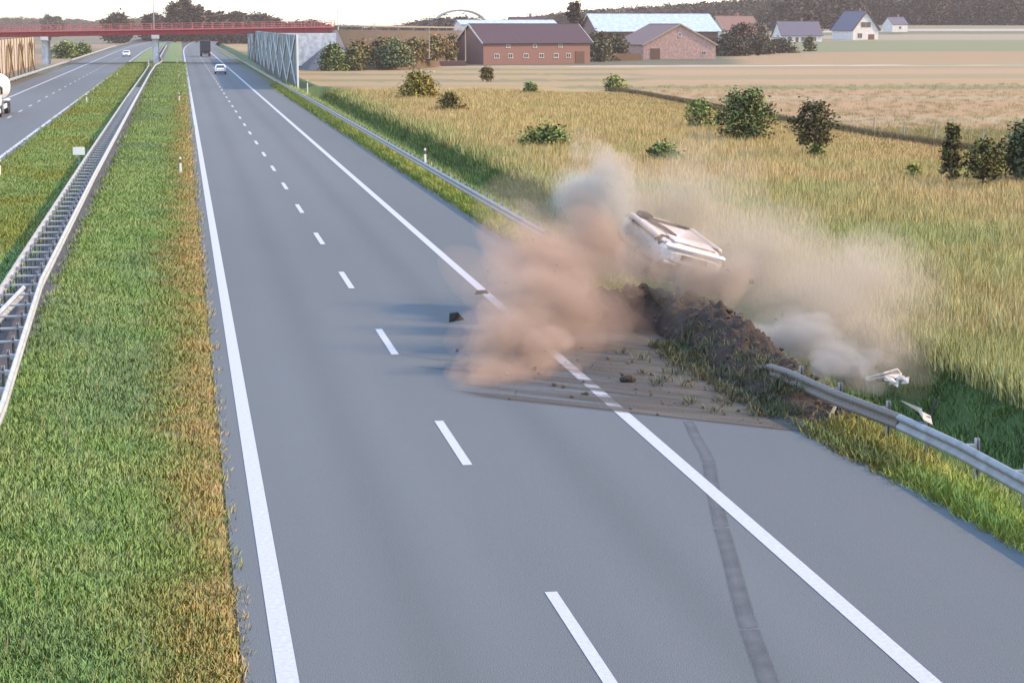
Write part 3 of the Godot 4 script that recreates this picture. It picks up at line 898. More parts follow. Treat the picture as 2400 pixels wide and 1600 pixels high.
func build_vehicles() -> void:
	car("small white car driving away in the right lane before the noise wall", Vector3(6.15, 0.01, -318.5), PI, M.car_white)
	car("oncoming white car on the left carriageway far off near the bridge", Vector3(-12.7, 0.01, -496), 0.0, M.car_white)
	car("white car parked behind the low dark wall, left of the pair by the bank", Vector3(50.4, -1.2, -432.5), 1.9, M.car_white)
	car("white car parked behind the low dark wall, right of the pair by the bank", Vector3(53.8, -1.2, -434.0), 1.9, M.car_white)
	# dark lorry
	var t := thing("truck", "dark box lorry seen from behind under the bridge", "truck", Vector3(6.1, 0, -493))
	put("cargo_box", box_mesh(Vector3(2.5, 2.75, 9.0), 0.05), M.truck_dark, t, Vector3(0, 2.5, -4.6))
	for s in [-1.0, 1.0]:
		put("rear_door", box_mesh(Vector3(1.18, 2.55, 0.06), 0.02), M.truck_dark, t, Vector3(s * 0.61, 2.5, -0.06))
		put("tail_lamp", box_mesh(Vector3(0.3, 0.14, 0.06), 0.02), M.tail_lamp, t, Vector3(s * 0.95, 0.95, -0.05))
		for z in [-1.6, -2.9, -10.8]: wheel(t, Vector3(s * 1.0, 0.5, z), 0.5, 0.4)
	put("chassis", box_mesh(Vector3(1.0, 0.3, 11.0), 0.02), M.black, t, Vector3(0, 0.9, -5.6))
	put("bumper_bar", box_mesh(Vector3(2.3, 0.16, 0.12), 0.02), M.black, t, Vector3(0, 0.6, -0.2))
	put("cab", box_mesh(Vector3(2.4, 2.6, 2.0), 0.15), M.truck_dark, t, Vector3(0, 2.0, -10.6))
	# white tanker coming towards us at the left edge
	t = thing("tanker_truck", "white oncoming tanker lorry cut off by the left photo edge", "truck", Vector3(-15.9, 0, -171.0))
	var b := Buf.new()
	var rows := []
	for e in [[-10.6, 0.3], [-10.4, 0.9], [-10.1, 1.0], [-2.9, 1.0], [-2.6, 0.93], [-2.4, 0.6]]: rows.append(oval(Vector3(0, 2.28, e[0]), 1.24 * e[1], 1.14 * e[1], 2.3, 28))
	b.loft(rows)
	put("tank", b.mesh(), M.tank_white, t)
	b = Buf.new()
	rows = []
	for e in [[-2.1, 1.0, 0.62, 2.9], [-1.9, 1.16, 0.6, 3.05], [-0.6, 1.18, 0.6, 3.0], [-0.2, 1.16, 0.62, 2.5], [0.0, 1.08, 0.66, 1.9]]: rows.append(oval(Vector3(0, (e[2] + e[3]) * 0.5, e[0]), e[1], (e[3] - e[2]) * 0.5, 5.0, 24))
	b.loft(rows)
	put("cab", b.mesh(), M.tank_white, t)
	b = Buf.new()
	b.box(Vector3(0, 2.15, -0.12), Vector3(2.0, 0.85, 0.1), 0.04, Basis(Vector3.RIGHT, -0.32))
	put("windscreen", b.mesh(), M.glass_dark, t)
	put("bumper", box_mesh(Vector3(2.4, 0.45, 0.3), 0.08), M.tank_white, t, Vector3(0, 0.55, 0.0))
	put("grille", box_mesh(Vector3(1.5, 0.5, 0.06), 0.02), M.panel_grey, t, Vector3(0, 1.15, 0.02))
	put("chassis", box_mesh(Vector3(0.9, 0.3, 10.2), 0.02), M.black, t, Vector3(0, 0.85, -5.3))
	for s in [-1.0, 1.0]:
		put("side_window", box_mesh(Vector3(0.06, 0.8, 0.9), 0.02), M.glass_dark, t, Vector3(s * 1.165, 2.2, -0.95))
		put("mirror", box_mesh(Vector3(0.2, 0.6, 0.14), 0.04), M.black, t, Vector3(s * 1.32, 2.2, -0.1))
		put("head_lamp", box_mesh(Vector3(0.36, 0.22, 0.1), 0.04), M.head_lamp, t, Vector3(s * 0.85, 0.78, 0.12))
		put("side_guard", box_mesh(Vector3(0.06, 0.4, 3.2), 0.02), M.tank_white, t, Vector3(s * 1.15, 0.75, -5.2))
		put("mudguard", box_mesh(Vector3(0.45, 0.1, 2.7), 0.04), M.tank_white, t, Vector3(s * 1.0, 1.15, -8.6))
		for z in [-1.0, -8.0, -9.3]: wheel(t, Vector3(s * 1.02, 0.5, z), 0.5, 0.36)

# ---------------------------------------------------------------- plants
func blades(count: int, h0: float, h1: float, spread: float, wide: float, lean: float, up_mix: float, seed_: int) -> ArrayMesh:
	var r := RandomNumberGenerator.new()
	r.seed = seed_
	var v := PackedVector3Array()
	var n := PackedVector3Array()
	var c := PackedColorArray()
	var ix := PackedInt32Array()
	for q in count:
		var a := r.randf() * TAU
		var d := sqrt(r.randf()) * spread
		var p := Vector3(cos(a) * d, 0, sin(a) * d)
		var h := r.randf_range(h0, h1)
		var ta := r.randf() * TAU
		var tip := p + Vector3(cos(ta), 0, sin(ta)) * h * lean * r.randf() + Vector3.UP * h
		var fa := r.randf() * TAU
		var w := Vector3(cos(fa), 0, sin(fa)) * wide * r.randf_range(0.6, 1.2)
		var mid := p.lerp(tip, 0.55) + Vector3.UP * h * 0.10
		var nn := (w.cross(Vector3.UP).normalized() * (1.0 - up_mix) + Vector3.UP * up_mix).normalized()
		var k := v.size()
		v.append(p - w * 0.7); v.append(p + w * 0.7); v.append(mid + w * 0.6); v.append(mid - w * 0.6); v.append(tip)
		var s := r.randf_range(0.65, 1.25)
		for e in 5:
			n.append(nn); c.append(Color(s * r.randf_range(0.95, 1.05), s, s * 0.95))
		for e in [0, 2, 1, 0, 3, 2, 3, 4, 2]: ix.append(k + e)
	var arr := []
	arr.resize(Mesh.ARRAY_MAX)
	arr[Mesh.ARRAY_VERTEX] = v; arr[Mesh.ARRAY_NORMAL] = n; arr[Mesh.ARRAY_COLOR] = c; arr[Mesh.ARRAY_INDEX] = ix
	var m := ArrayMesh.new()
	m.add_surface_from_arrays(Mesh.PRIMITIVE_TRIANGLES, arr)
	return m

func scatter(called: String, label: String, mesh: Mesh, m: Material, places: Array, parent: Node = null) -> MultiMeshInstance3D:   # places: [Transform3D, Color]
	var mm := MultiMesh.new()
	mm.transform_format = MultiMesh.TRANSFORM_3D
	mm.use_colors = true
	mm.mesh = mesh
	mm.instance_count = places.size()
	for q in places.size():
		mm.set_instance_transform(q, places[q][0])
		mm.set_instance_color(q, places[q][1])
	var o := MultiMeshInstance3D.new()
	o.multimesh = mm
	o.material_override = m
	if parent:
		o.name = called
		parent.add_child(o, true)
		o.set_meta("kind", "stuff")
	else:
		o.name = numbered(called)
		add_child(o)
		tag(o, label, "", "", "stuff")
	return o

func spot(p: Vector3, s: float, tall := 1.0) -> Transform3D:
	return Transform3D(Basis(Vector3.UP, rng.randf() * TAU).scaled(Vector3(s, s * tall, s)), p)

func in_frame(x: float, z: float, margin := 3.0) -> bool:
	var d := -z
	return x > -0.088 * d - margin and x < 0.437 * d + margin

func build_grass() -> void:
	# the mown median, dried to orange along the asphalt
	var fine := [blades(34, 0.03, 0.09, 0.21, 0.007, 1.2, 0.85, 11), blades(34, 0.03, 0.12, 0.23, 0.008, 1.2, 0.85, 12)]
	var sets := [[], []]
	for q in 46000:
		var d := 20.0 + 400.0 * pow(rng.randf(), 2.6)
		var x := rf(-10.0, 0.46)
		if not in_frame(x, -d, 1.0): continue
		if x > -5.0 - 0.25 * ss(60.0, 190.0, d) and x < -3.75: continue
		var a := nz.get_noise_2d(x * 6.0, d * 6.0)
		var e := nz2.get_noise_2d(x * 4.0, d * 2.0)
		var c := Color(0.255, 0.405, 0.090).lerp(Color(0.38, 0.48, 0.15), clampf(0.35 + a * 1.2, 0.0, 1.0))
		c = c.lerp(Color(0.20, 0.31, 0.125), clampf(e * 1.6, 0.0, 0.8))
		if x < -5.0: c = c.lerp(Color(0.33, 0.35, 0.04), clampf(0.35 + e * 1.5, 0.0, 0.9))
		var dry := ss(-1.5, 0.5, x + 0.9 * a + 0.5 * e) * (1.0 - 0.75 * ss(205.0, 240.0, d + 20.0 * a))  # orange weight: high by the asphalt, lower farther up the road
		if dry > 0.0: c = c.lerp(Color(0.33, 0.33, 0.075), minf(1.0, dry * 1.5) * rf(0.5, 1.0)).lerp(Color(0.58, 0.40, 0.14), ss(0.55, 1.05, dry + rf(-0.40, 0.2)))
		c *= rf(0.8, 1.2)
		var tall := rf(0.8, 1.3) * (1.0 + 0.5 * clampf(a, 0.0, 1.0))
		sets[q % 2].append([spot(Vector3(x, land(x, -d) - 0.01, -d), 1.0 + d / 110.0, tall / (1.0 + d / 220.0)), c])
	for k in 2: scatter("median_grass", "short green grass of the median, dried orange along the asphalt", fine[k], M.blade, sets[k])
	# pale seed stalks standing out of the near median
	var stalk := blades(5, 0.3, 0.5, 0.10, 0.007, 0.35, 0.3, 15)
	var st := []
	for q in 260:
		var d := 21.0 + 40.0 * pow(rng.randf(), 1.6)
		var x := rf(-3.2, -0.6) if rng.randf() < 0.7 else rf(-9.0, 0.0)
		if x > -5.0 and x < -3.7: continue
		st.append([spot(Vector3(x, -0.05, -d), 0.8), Color(0.34, 0.34, 0.16) * rf(0.7, 1.1)])
	scatter("seed_stalks", "pale grass stalks in the near median", stalk, M.blade, st)
	# verge and slopes of the right side
	var tuft := [blades(22, 0.12, 0.34, 0.24, 0.014, 0.9, 0.45, 21), blades(22, 0.15, 0.42, 0.26, 0.016, 0.9, 0.45, 22)]
	sets = [[], []]
	for q in 26000:
		var d := 22.0 + 240.0 * pow(rng.randf(), 1.7)
		var x := rf(11.35, 19.6) if rng.randf() < 0.72 else rf(11.35, 12.7)
		if d < 50.0 and x < 12.1 and rng.randf() < 0.5: x = verge_edge(d) + rf(0, 0.3)
		if d > 36.2 and d < 52.5 and x < 12.7 and rng.randf() < 0.93: continue
		if d > 52.0 and d < 62.0 and x < 12.6 and rng.randf() < 0.4: continue
		if d > 256.0: continue
		if x < verge_edge(d) - 0.02: continue
		var a := nz.get_noise_2d(x * 5.0, d * 5.0)
		var c := Color(0.29, 0.38, 0.06).lerp(Color(0.46, 0.46, 0.095), clampf(0.4 + a * 1.3, 0.0, 1.0))
		if x > 12.8: c = Color(0.16, 0.26, 0.055).lerp(Color(0.28, 0.31, 0.09), clampf(0.4 + a * 1.3, 0.0, 1.0))
		if x > 16.4: c = Color(0.12, 0.22, 0.045).lerp(Color(0.19, 0.26, 0.06), clampf(0.3 + a, 0.0, 1.0))
		if d > 32.0 and d < 42.0 and x < 13.0: c = c.lerp(Color(0.24, 0.20, 0.05), 0.7)
		c *= rf(0.75, 1.2)
		sets[q % 2].append([spot(Vector3(x, maxf(land(x, -d), -2.0) - 0.02, -d), 0.9 + d / 190.0, rf(0.7, 1.2) * (0.9 if x > 12.0 else 0.6)), c])
	for k in 2: scatter("verge_grass", "bright rough grass on the right verge and ditch slopes", tuft[k], M.blade, sets[k])
	# the dry hay field
	var hay := [blades(30, 0.40, 0.95, 0.46, 0.010, 0.5, 0.5, 31), blades(30, 0.45, 1.0, 0.48, 0.011, 0.5, 0.5, 32), blades(26, 0.3, 0.8, 0.48, 0.012, 0.65, 0.5, 33)]
	sets = [[], [], []]
	for q in 60000:
		var d := 34.0 + 226.0 * pow(rng.randf(), 1.25)
		var x := rf(18.8, minf(0.45 * d + 4.0, 57.0)) if 0.45 * d + 4.0 > 19.5 else -1.0
		if x < 0.0: continue
		if x > 54.6 + 1.5 * sin(d * 0.03): continue
		if d > 255.0: continue
		var a := nz.get_noise_2d(x * 2.2, d * 2.2)
		var e := nz2.get_noise_2d(x * 1.3, d * 1.3)
		var g := clampf(0.42 + a * 0.9 + e * 0.7 - ss(80.0, 170.0, d) * 0.55, 0.0, 1.0)
		g = maxf(g, 0.85 * (1.0 - ss(19.0, 23.0, x + 2.0 * a)))
		g = maxf(g, 0.85 * (1.0 - ss(46.0, 95.0, d + 22.0 * a)))
		if rng.randf() < 0.25: g = clampf(g + rf(-0.5, 0.5), 0.0, 1.0)
		var c := Color(0.60, 0.46, 0.185).lerp(Color(0.40, 0.415, 0.145), g)
		c = c.lerp(Color(0.62, 0.42, 0.21), clampf(-e * 0.8, 0.0, 0.5)) * rf(0.8, 1.15)
		sets[q % 3].append([spot(Vector3(x, land(x, -d) - 0.03, -d), 0.85 + d / 300.0, rf(0.55, 1.1) * lerpf(0.9, 0.65, ss(110.0, 220.0, d)) * lerpf(1.0, 0.40, ss(36.0, 52.0, x))), c])
	for k in 3: scatter("hay_grass", "tall dry grass covering the field right of the road", hay[k], M.blade, sets[k])
	# stubble strip beyond the field path and weeds along that path
	var st2 := []
	for q in 9000:
		var d := 115.0 + 170.0 * rng.randf()
		var x := rf(56.5, 0.45 * d + 3.0) if 0.45 * d > 54.0 else -1.0
		if x < 0.0: continue
		if d > 165.0 - (x - 55.0) * 0.25 and rng.randf() < 0.75: continue
		st2.append([spot(Vector3(x, land(x, -d) - 0.03, -d), 1.0, rf(0.3, 0.6)), Color(0.46, 0.36, 0.16).lerp(Color(0.29, 0.30, 0.11), rng.randf()) * rf(0.8, 1.1)])
	scatter("stubble_grass", "short grass and stubble beyond the field path", hay[2], M.blade, st2)
	var wd := []
	for q in 3600:
		var d := 118.0 + 145.0 * rng.randf()
		var x := 55.2 + 1.5 * sin(d * 0.03) + rf(-0.45, 0.45)
		wd.append([spot(Vector3(x, land(x, -d), -d), 1.0, rf(0.6, 0.9)), Color(0.15, 0.12, 0.06) * rf(0.7, 1.2)])
	scatter("dark_weeds", "dark dead weeds in a line along the field path", hay[2], M.blade, wd)

func crown_mesh(h: float, w: float, y0: float, clumps: int, leaves: int, leaf: float, c0: Color, c1: Color, seed_: int, shape := 0) -> ArrayMesh:
	var r := RandomNumberGenerator.new()
	r.seed = seed_
	var v := PackedVector3Array()
	var n := PackedVector3Array()
	var c := PackedColorArray()
	var ix := PackedInt32Array()
	for q in clumps:
		var t := r.randf()
		var prof := 0.55 + 0.75 * sin(PI * pow(t, 0.8))        # round crown
		if shape == 1: prof = 0.5 + 0.75 * sin(PI * minf(1.0, t * 0.9 + 0.1))     # columnar
		if shape == 2: prof = 1.25 * pow(1.0 - t, 0.8) + 0.08                     # conical
		if shape == 3: prof = 1.15 * sqrt(maxf(0.0, 1.0 - t * t)) + 0.1            # bush, wide at its foot
		var a := r.randf() * TAU
		var rad := w * 0.5 * prof * sqrt(r.randf_range(0.12, 1.0)) * r.randf_range(0.55, 1.12)
		var p := Vector3(cos(a) * rad, y0 + (h - y0) * t, sin(a) * rad)
		var size := w * r.randf_range(0.10, 0.20)
		var cc := c0.lerp(c1, r.randf()) * r.randf_range(0.9, 1.5)
		for l in leaves:
			var o := Vector3(r.randfn(), r.randfn() * 0.8, r.randfn()) * size * 0.6
			var fx := Vector3(r.randfn(), r.randfn() * 0.6, r.randfn()).normalized()
			var fy := fx.cross(Vector3(r.randfn(), r.randfn(), r.randfn())).normalized()
			var s := leaf * r.randf_range(0.6, 1.2)
			var k := v.size()
			var m := p + o
			if m.y < 0.03: m.y = 0.03 + r.randf() * 0.2
			v.append(m - fx * s); v.append(m - fy * s * 0.45); v.append(m + fx * s); v.append(m + fy * s * 0.45)
			var nn := fx.cross(fy)
			var outw := Vector3(p.x, 0.4 * w * 0.5, p.z).normalized()
			if nn.dot(outw) < 0.0: nn = -nn
			nn = (nn + outw * 0.6).normalized()
			var sh := r.randf_range(0.85, 1.15)
			for e in 4:
				n.append(nn); c.append(cc * sh)
			for e in [0, 2, 1, 0, 3, 2]: ix.append(k + e)
	var arr := []
	arr.resize(Mesh.ARRAY_MAX)
	arr[Mesh.ARRAY_VERTEX] = v; arr[Mesh.ARRAY_NORMAL] = n; arr[Mesh.ARRAY_COLOR] = c; arr[Mesh.ARRAY_INDEX] = ix
	var out := ArrayMesh.new()
	out.add_surface_from_arrays(Mesh.PRIMITIVE_TRIANGLES, arr)
	return out

func trunk_mesh(h: float, r0: float, limbs: int, spread: float, seed_: int) -> ArrayMesh:
	var r := RandomNumberGenerator.new()
	r.seed = seed_
	var b := Buf.new()
	var top := Vector3(r.randf_range(-0.05, 0.05) * h, h * 0.85, r.randf_range(-0.05, 0.05) * h)
	b.tube([Vector3(0, -0.2, 0), Vector3(0, h * 0.15, 0), top * 0.5, top], [r0 * 1.3, r0, r0 * 0.7, r0 * 0.15], 7)
	for q in limbs:
		var t := r.randf_range(0.25, 0.75)
		var a := TAU * q / limbs + r.randf()
		var s := top * t
		var e := s + Vector3(cos(a), r.randf_range(0.5, 1.1), sin(a)) * spread * r.randf_range(0.5, 0.9)
		b.tube([s, s.lerp(e, 0.5) + Vector3.UP * spread * 0.08, e], [r0 * 0.5, r0 * 0.32, r0 * 0.08], 5)
	return b.mesh()

func tree(called: String, label: String, at: Vector3, h: float, w: float, y0: float, clumps: int, leaf: float, c0: Color, c1: Color, seed_: int, shape := 0, group := "", r0 := 0.0) -> Node3D:
	var bush := shape == 3
	var t := thing(called, label, "bush" if bush else "tree", at, 0.0, group)
	put("stems" if bush else "trunk", trunk_mesh(h * (0.7 if bush else 0.9), r0 if r0 > 0.0 else h * 0.022, 6, w * 0.45, seed_ + 1), M.bark, t)
	put("crown", crown_mesh(h, w, y0, int(clumps * 1.5), 20, leaf * 1.25, c0 * 1.2, c1 * 1.2, seed_, shape), M.leaf, t)
	return t

func g(x: float, z: float) -> Vector3:
	return Vector3(x, land(x, z) - 0.05, z)

func build_trees() -> void:
	var dk := Color(0.10, 0.15, 0.045)
	var md := Color(0.22, 0.29, 0.07)
	var yl := Color(0.22, 0.21, 0.035)
	var br := Color(0.075, 0.060, 0.035)
	var fg := "young trees in the hay field"
	tree("young_tree", "small round tree with sparse crown, leftmost of the row in the hay field", g(42.0, -160.8), 2.5, 2.6, 0.5, 60, 0.11, dk, md, 101, 0, fg)
	tree("young_tree", "bushiest dark green tree in the hay field, second from the left", g(40.7, -142.8), 3.9, 3.5, 0.35, 150, 0.13, dk, Color(0.10, 0.13, 0.025), 102, 0, fg)
	tree("young_tree", "brownish tree with a pinched crown in the hay field, middle of the row", g(39.9, -123.9), 3.8, 2.5, 1.25, 90, 0.11, Color(0.05, 0.05, 0.02), Color(0.11, 0.10, 0.03), 103, 0, fg)
	tree("low_bush", "small bush at the foot of the brownish pinched tree", g(39.7, -122.8), 1.3, 1.0, 0.1, 26, 0.09, dk, md, 104, 3)
	tree("young_tree", "slim upright dark tree in the hay field near the right photo edge", g(40.8, -102.8), 3.4, 1.0, 0.3, 70, 0.10, Color(0.05, 0.055, 0.018), Color(0.12, 0.11, 0.03), 105, 1, fg)
	tree("young_tree", "open-crowned tree on a thin trunk beside the slim upright tree", g(40.9, -98.6), 2.8, 2.1, 0.9, 70, 0.10, Color(0.06, 0.065, 0.02), Color(0.15, 0.14, 0.035), 106, 0, fg)
	tree("young_tree", "large dark tree cut off by the right photo edge", g(46.2, -104.0), 3.3, 3.6, 0.3, 130, 0.13, Color(0.030, 0.055, 0.025), Color(0.06, 0.09, 0.03), 107, 0, fg)
	tree("low_bush", "tiny yellow-green bush in the hay field left of the slim tree", g(40.1, -106.5), 1.1, 1.1, 0.05, 22, 0.09, md, yl, 108, 3)
	tree("low_bush", "wide low green bush just above the dust cloud", g(24.9, -137.0), 1.55, 3.6, 0.05, 100, 0.12, dk, md, 109, 3)
	tree("low_bush", "low green bush half hidden behind the pale dust plume", g(29.4, -121.0), 1.3, 2.2, 0.05, 70, 0.11, dk, md, 110, 3)
	tree("low_bush", "round golden bush at the edge of the hay field by the ditch", g(26.9, -229.7), 3.0, 3.9, 0.1, 120, 0.16, Color(0.20, 0.16, 0.025), Color(0.33, 0.27, 0.04), 111, 3)
	tree("low_bush", "green-brown bush in front of the golden bush", g(25.9, -195.9), 2.0, 2.2, 0.05, 70, 0.13, Color(0.09, 0.085, 0.025), Color(0.20, 0.18, 0.035), 112, 3)
	tree("low_bush", "thin reddish bush right of the green-brown bush", g(27.3, -196.5), 1.1, 1.3, 0.05, 26, 0.12, Color(0.20, 0.13, 0.04), Color(0.28, 0.18, 0.05), 113, 3)
	tree("young_tree", "small lone tree in the stubble below the brick barn", g(47.0, -310.8), 2.3, 1.8, 0.4, 50, 0.16, Color(0.09, 0.075, 0.02), Color(0.18, 0.15, 0.03), 114, 0)
	tree("low_bush", "dark small bush at the end of the farm track bank", g(42.5, -245.7), 1.6, 1.9, 0.05, 50, 0.13, dk, md, 115, 3)
	tree("low_bush", "yellow low bush on the field path below the pink barn", g(56.9, -263.1), 1.9, 2.8, 0.05, 50, 0.14, md, yl, 116, 3)
	tree("low_bush", "large round grey-green bush at the foot of the bank", g(41.7, -396.0) + Vector3(0, 0.6, 0), 4.4, 6.4, 0.1, 150, 0.24, Color(0.12, 0.155, 0.07), Color(0.20, 0.24, 0.10), 117, 3)
	tree("low_bush", "dark green bush at the foot of the paved slope", g(28.9, -388.0), 4.6, 4.6, 0.1, 130, 0.24, dk, md, 118, 3)
	tree("low_bush", "olive bush between the paved slope and the round grey-green bush", g(33.2, -391.0), 4.0, 4.0, 0.1, 110, 0.22, Color(0.10, 0.115, 0.04), Color(0.20, 0.19, 0.06), 119, 3)
	for k in 16:
		var x := 35.0 + 3.1 * k + rf(-0.8, 0.8)
		x = 34.5 + 1.75 * k + rf(-0.5, 0.5)
		var zz := bank_z(x) + rf(4.5, 9.0)
		tree("bank_bush", "brown-green scrub bush among others on the bridge approach bank", Vector3(x, lerpf(2.6, -0.9, (zz - bank_z(x) - 4.5) / 4.5), zz), rf(2.0, 3.6), rf(3.4, 5.2), 0.1, 60, 0.26, Color(0.13, 0.115, 0.045), [Color(0.27, 0.19, 0.075), Color(0.20, 0.20, 0.06), Color(0.32, 0.21, 0.11)][k % 3], 140 + k, 3, "scrub on the bridge approach bank")
	# farm trees
	var farm := "trees of the farmyard"
	tree("farm_tree", "pale brushy tree beside the right gable of the brick barn", g(99.0, -476.0), 6.6, 6.0, 0.3, 110, 0.34, Color(0.09, 0.09, 0.045), Color(0.17, 0.15, 0.09), 161, 0, farm)
	tree("farm_tree", "grey-green tree left of the pink barn gable", g(106.0, -492.0), 6.0, 6.0, 0.3, 110, 0.34, Color(0.055, 0.06, 0.03), Color(0.12, 0.12, 0.06), 162, 0, farm)
	tree("low_bush", "dark bush behind the board fence between the barns", g(102.0, -487.0), 4.0, 6.0, 0.1, 80, 0.3, dk, Color(0.07, 0.07, 0.03), 163, 3)
	tree("conifer", "tall dark slim tree rising over the right end of the brick barn", g(102.0, -522.0), 14.5, 4.2, 0.4, 120, 0.36, Color(0.05, 0.03, 0.028), Color(0.085, 0.06, 0.05), 164, 1)
	tree("farm_tree", "reddish brown tree right of the large pale hall", g(157.0, -556.0), 7.6, 8.0, 0.3, 120, 0.4, Color(0.085, 0.055, 0.04), Color(0.15, 0.10, 0.07), 165, 0, farm)
	tree("low_bush", "broad dark hedge bush right of the pink barn", g(147.0, -532.0), 5.4, 9.5, 0.1, 120, 0.34, Color(0.05, 0.045, 0.03), Color(0.10, 0.085, 0.05), 166, 3)
	tree("low_bush", "dark hedge bush next to the broad one, nearer the low house", g(158.0, -545.0), 4.6, 9.0, 0.1, 110, 0.34, Color(0.05, 0.045, 0.03), Color(0.10, 0.085, 0.05), 167, 3)
	tree("low_bush", "last dark hedge bush of the row below the low house", g(168.0, -556.0), 3.4, 8.0, 0.1, 90, 0.34, Color(0.05, 0.05, 0.03), Color(0.10, 0.09, 0.05), 168, 3)
	tree("farm_tree", "brown tree between the village house and the low house", g(186.0, -640.0), 7.0, 7.0, 0.3, 90, 0.4, Color(0.07, 0.055, 0.04), Color(0.13, 0.10, 0.06), 169, 0, farm)
	tree("farm_tree", "dark tree behind the low slate-roofed house", g(236.0, -745.0), 9.0, 9.0, 0.3, 100, 0.45, Color(0.05, 0.04, 0.035), Color(0.09, 0.07, 0.05), 170, 0, farm)
	tree("low_bush", "slim bush at the corner of the upper stubble field", g(182.0, -572.0), 4.0, 3.2, 0.1, 50, 0.3, Color(0.10, 0.10, 0.04), Color(0.18, 0.17, 0.06), 171, 3)
	# left of the road, beyond the sunlit wall
	tree("low_bush", "dark green bush seen under the bridge left of the road", g(-29.5, -545.0), 3.9, 6.5, 0.1, 90, 0.3, dk, md, 181, 3)
	tree("low_bush", "second dark green bush under the bridge, nearer the road", g(-25.8, -552.0), 3.6, 5.0, 0.1, 80, 0.3, dk, md, 182, 3)
	tree("skyline_tree", "tall broad tree on the skyline over the bridge, left of its group", g(-2.0, -900.0), 16.5, 8.0, 3.0, 110, 0.6, Color(0.045, 0.04, 0.03), Color(0.075, 0.065, 0.045), 183, 0, "tall skyline trees above the bridge")
	tree("skyline_tree", "tallest broad tree on the skyline over the bridge, middle of its group", g(2.6, -903.0), 18.0, 8.5, 3.0, 120, 0.6, Color(0.045, 0.04, 0.03), Color(0.075, 0.065, 0.045), 184, 0, "tall skyline trees above the bridge")
	tree("skyline_tree", "lower broad tree on the skyline over the bridge, right of its group", g(7.4, -901.0), 15.5, 7.0, 3.0, 100, 0.6, Color(0.045, 0.04, 0.03), Color(0.075, 0.065, 0.045), 185, 0, "tall skyline trees above the bridge")
	tree("skyline_tree", "lone round tree on the skyline left of the tall group", g(-29.0, -1000.0), 13.0, 13.0, 1.0, 110, 0.7, Color(0.04, 0.045, 0.03), Color(0.07, 0.07, 0.04), 186, 0)
	tree("skyline_tree", "small tree on the far skyline at the left, first of two", g(-93.0, -1500.0), 15.0, 9.0, 1.0, 80, 0.8, Color(0.04, 0.045, 0.03), Color(0.07, 0.07, 0.04), 187, 0)
	tree("skyline_tree", "small tree on the far skyline at the left, second of two", g(-87.0, -1500.0), 14.0, 8.0, 1.0, 80, 0.8, Color(0.04, 0.045, 0.03), Color(0.07, 0.07, 0.04), 188, 0)
	# woods that read as one mass
	var vars_ := []
	for k in 4: vars_.append(crown_mesh(13.0, 9.0, 0.3, 42, 9, 0.9, Color(0.8, 0.8, 0.8), Color(1.2, 1.2, 1.2), 200 + k, 0))
	var lists := [[], [], [], []]
	for q in 1500:      # tree line across the middle of the skyline
		var d := rf(950.0, 1120.0)
		var px := rng.randf()
		var x := lerpf(-14.0, 150.0, px) * d / 1000.0
		var s := 0.72 + 0.35 * nz.get_noise_2d(x * 1.5, 0.0) + 0.12 * nz.get_noise_2d(x * 9.0, 7.0) + 0.30 * (1.0 - ss(0.0, 45.0, absf(x - 20.0))) - 0.18 * bump(x, 60.0, 75.0, 110.0, 130.0)
		lists[q % 4].append([spot(g(x, -d), rf(0.85, 1.1), s), Color(0.080, 0.070, 0.052) * rf(0.75, 1.25)])
	for q in 900:       # far left horizon
		var d := rf(2200.0, 2700.0)
		var x := rf(-0.10, 0.02) * d
		lists[q % 4].append([spot(g(x, -d), rf(0.9, 1.4), 0.8 + 0.35 * nz.get_noise_2d(x * 0.4, 0.0)), Color(0.075, 0.075, 0.05) * rf(0.8, 1.2)])
	for q in 9000:      # wooded hills rising to the right
		var d := 1000.0 + 1300.0 * pow(rng.randf(), 1.1)
		var r := rf(0.13, 0.50)
		if r > 0.345 and d < 1060.0 + 200.0 * (0.5 - r): continue
		if r < 0.30 and d < 1130.0 + 250.0 * rng.randf(): continue
		var x := r * d
		var a := nz2.get_noise_2d(x * 0.15, d * 0.15)
		var c := Color(0.090, 0.075, 0.066).lerp(Color(0.10, 0.11, 0.05), clampf(0.4 - 1.6 * (r - 0.2) + a, 0.0, 1.0))
		lists[q % 4].append([spot(g(x, -d), rf(0.9, 1.3), rf(0.8, 1.1) * (0.55 + 0.45 * ss(0.13, 0.22, r))), c * rf(0.75, 1.25)])
	for k in 4: scatter("wood", "far woods and tree lines along the horizon", vars_[k], M.far_leaf, lists[k])

# ---------------------------------------------------------------- the crash: soil, debris, wreck, dust
func lump(size: Vector3, seed_: int, rough := 0.3) -> ArrayMesh:     # an irregular clod
	var r := RandomNumberGenerator.new()
	r.seed = seed_
	var b := Buf.new()
	var rows := []
	for k in 5:
		var t := (k + 0.5) / 5.0 * PI
		var ring := []
		for s in 7:
			var a := TAU * s / 7.0
			ring.append(Vector3(cos(a) * sin(t) * size.x, cos(t) * size.y, sin(a) * sin(t) * size.z) * r.randf_range(1.0 - rough, 1.0 + rough))
		rows.append(ring)
	b.loft(rows)
	return b.mesh()

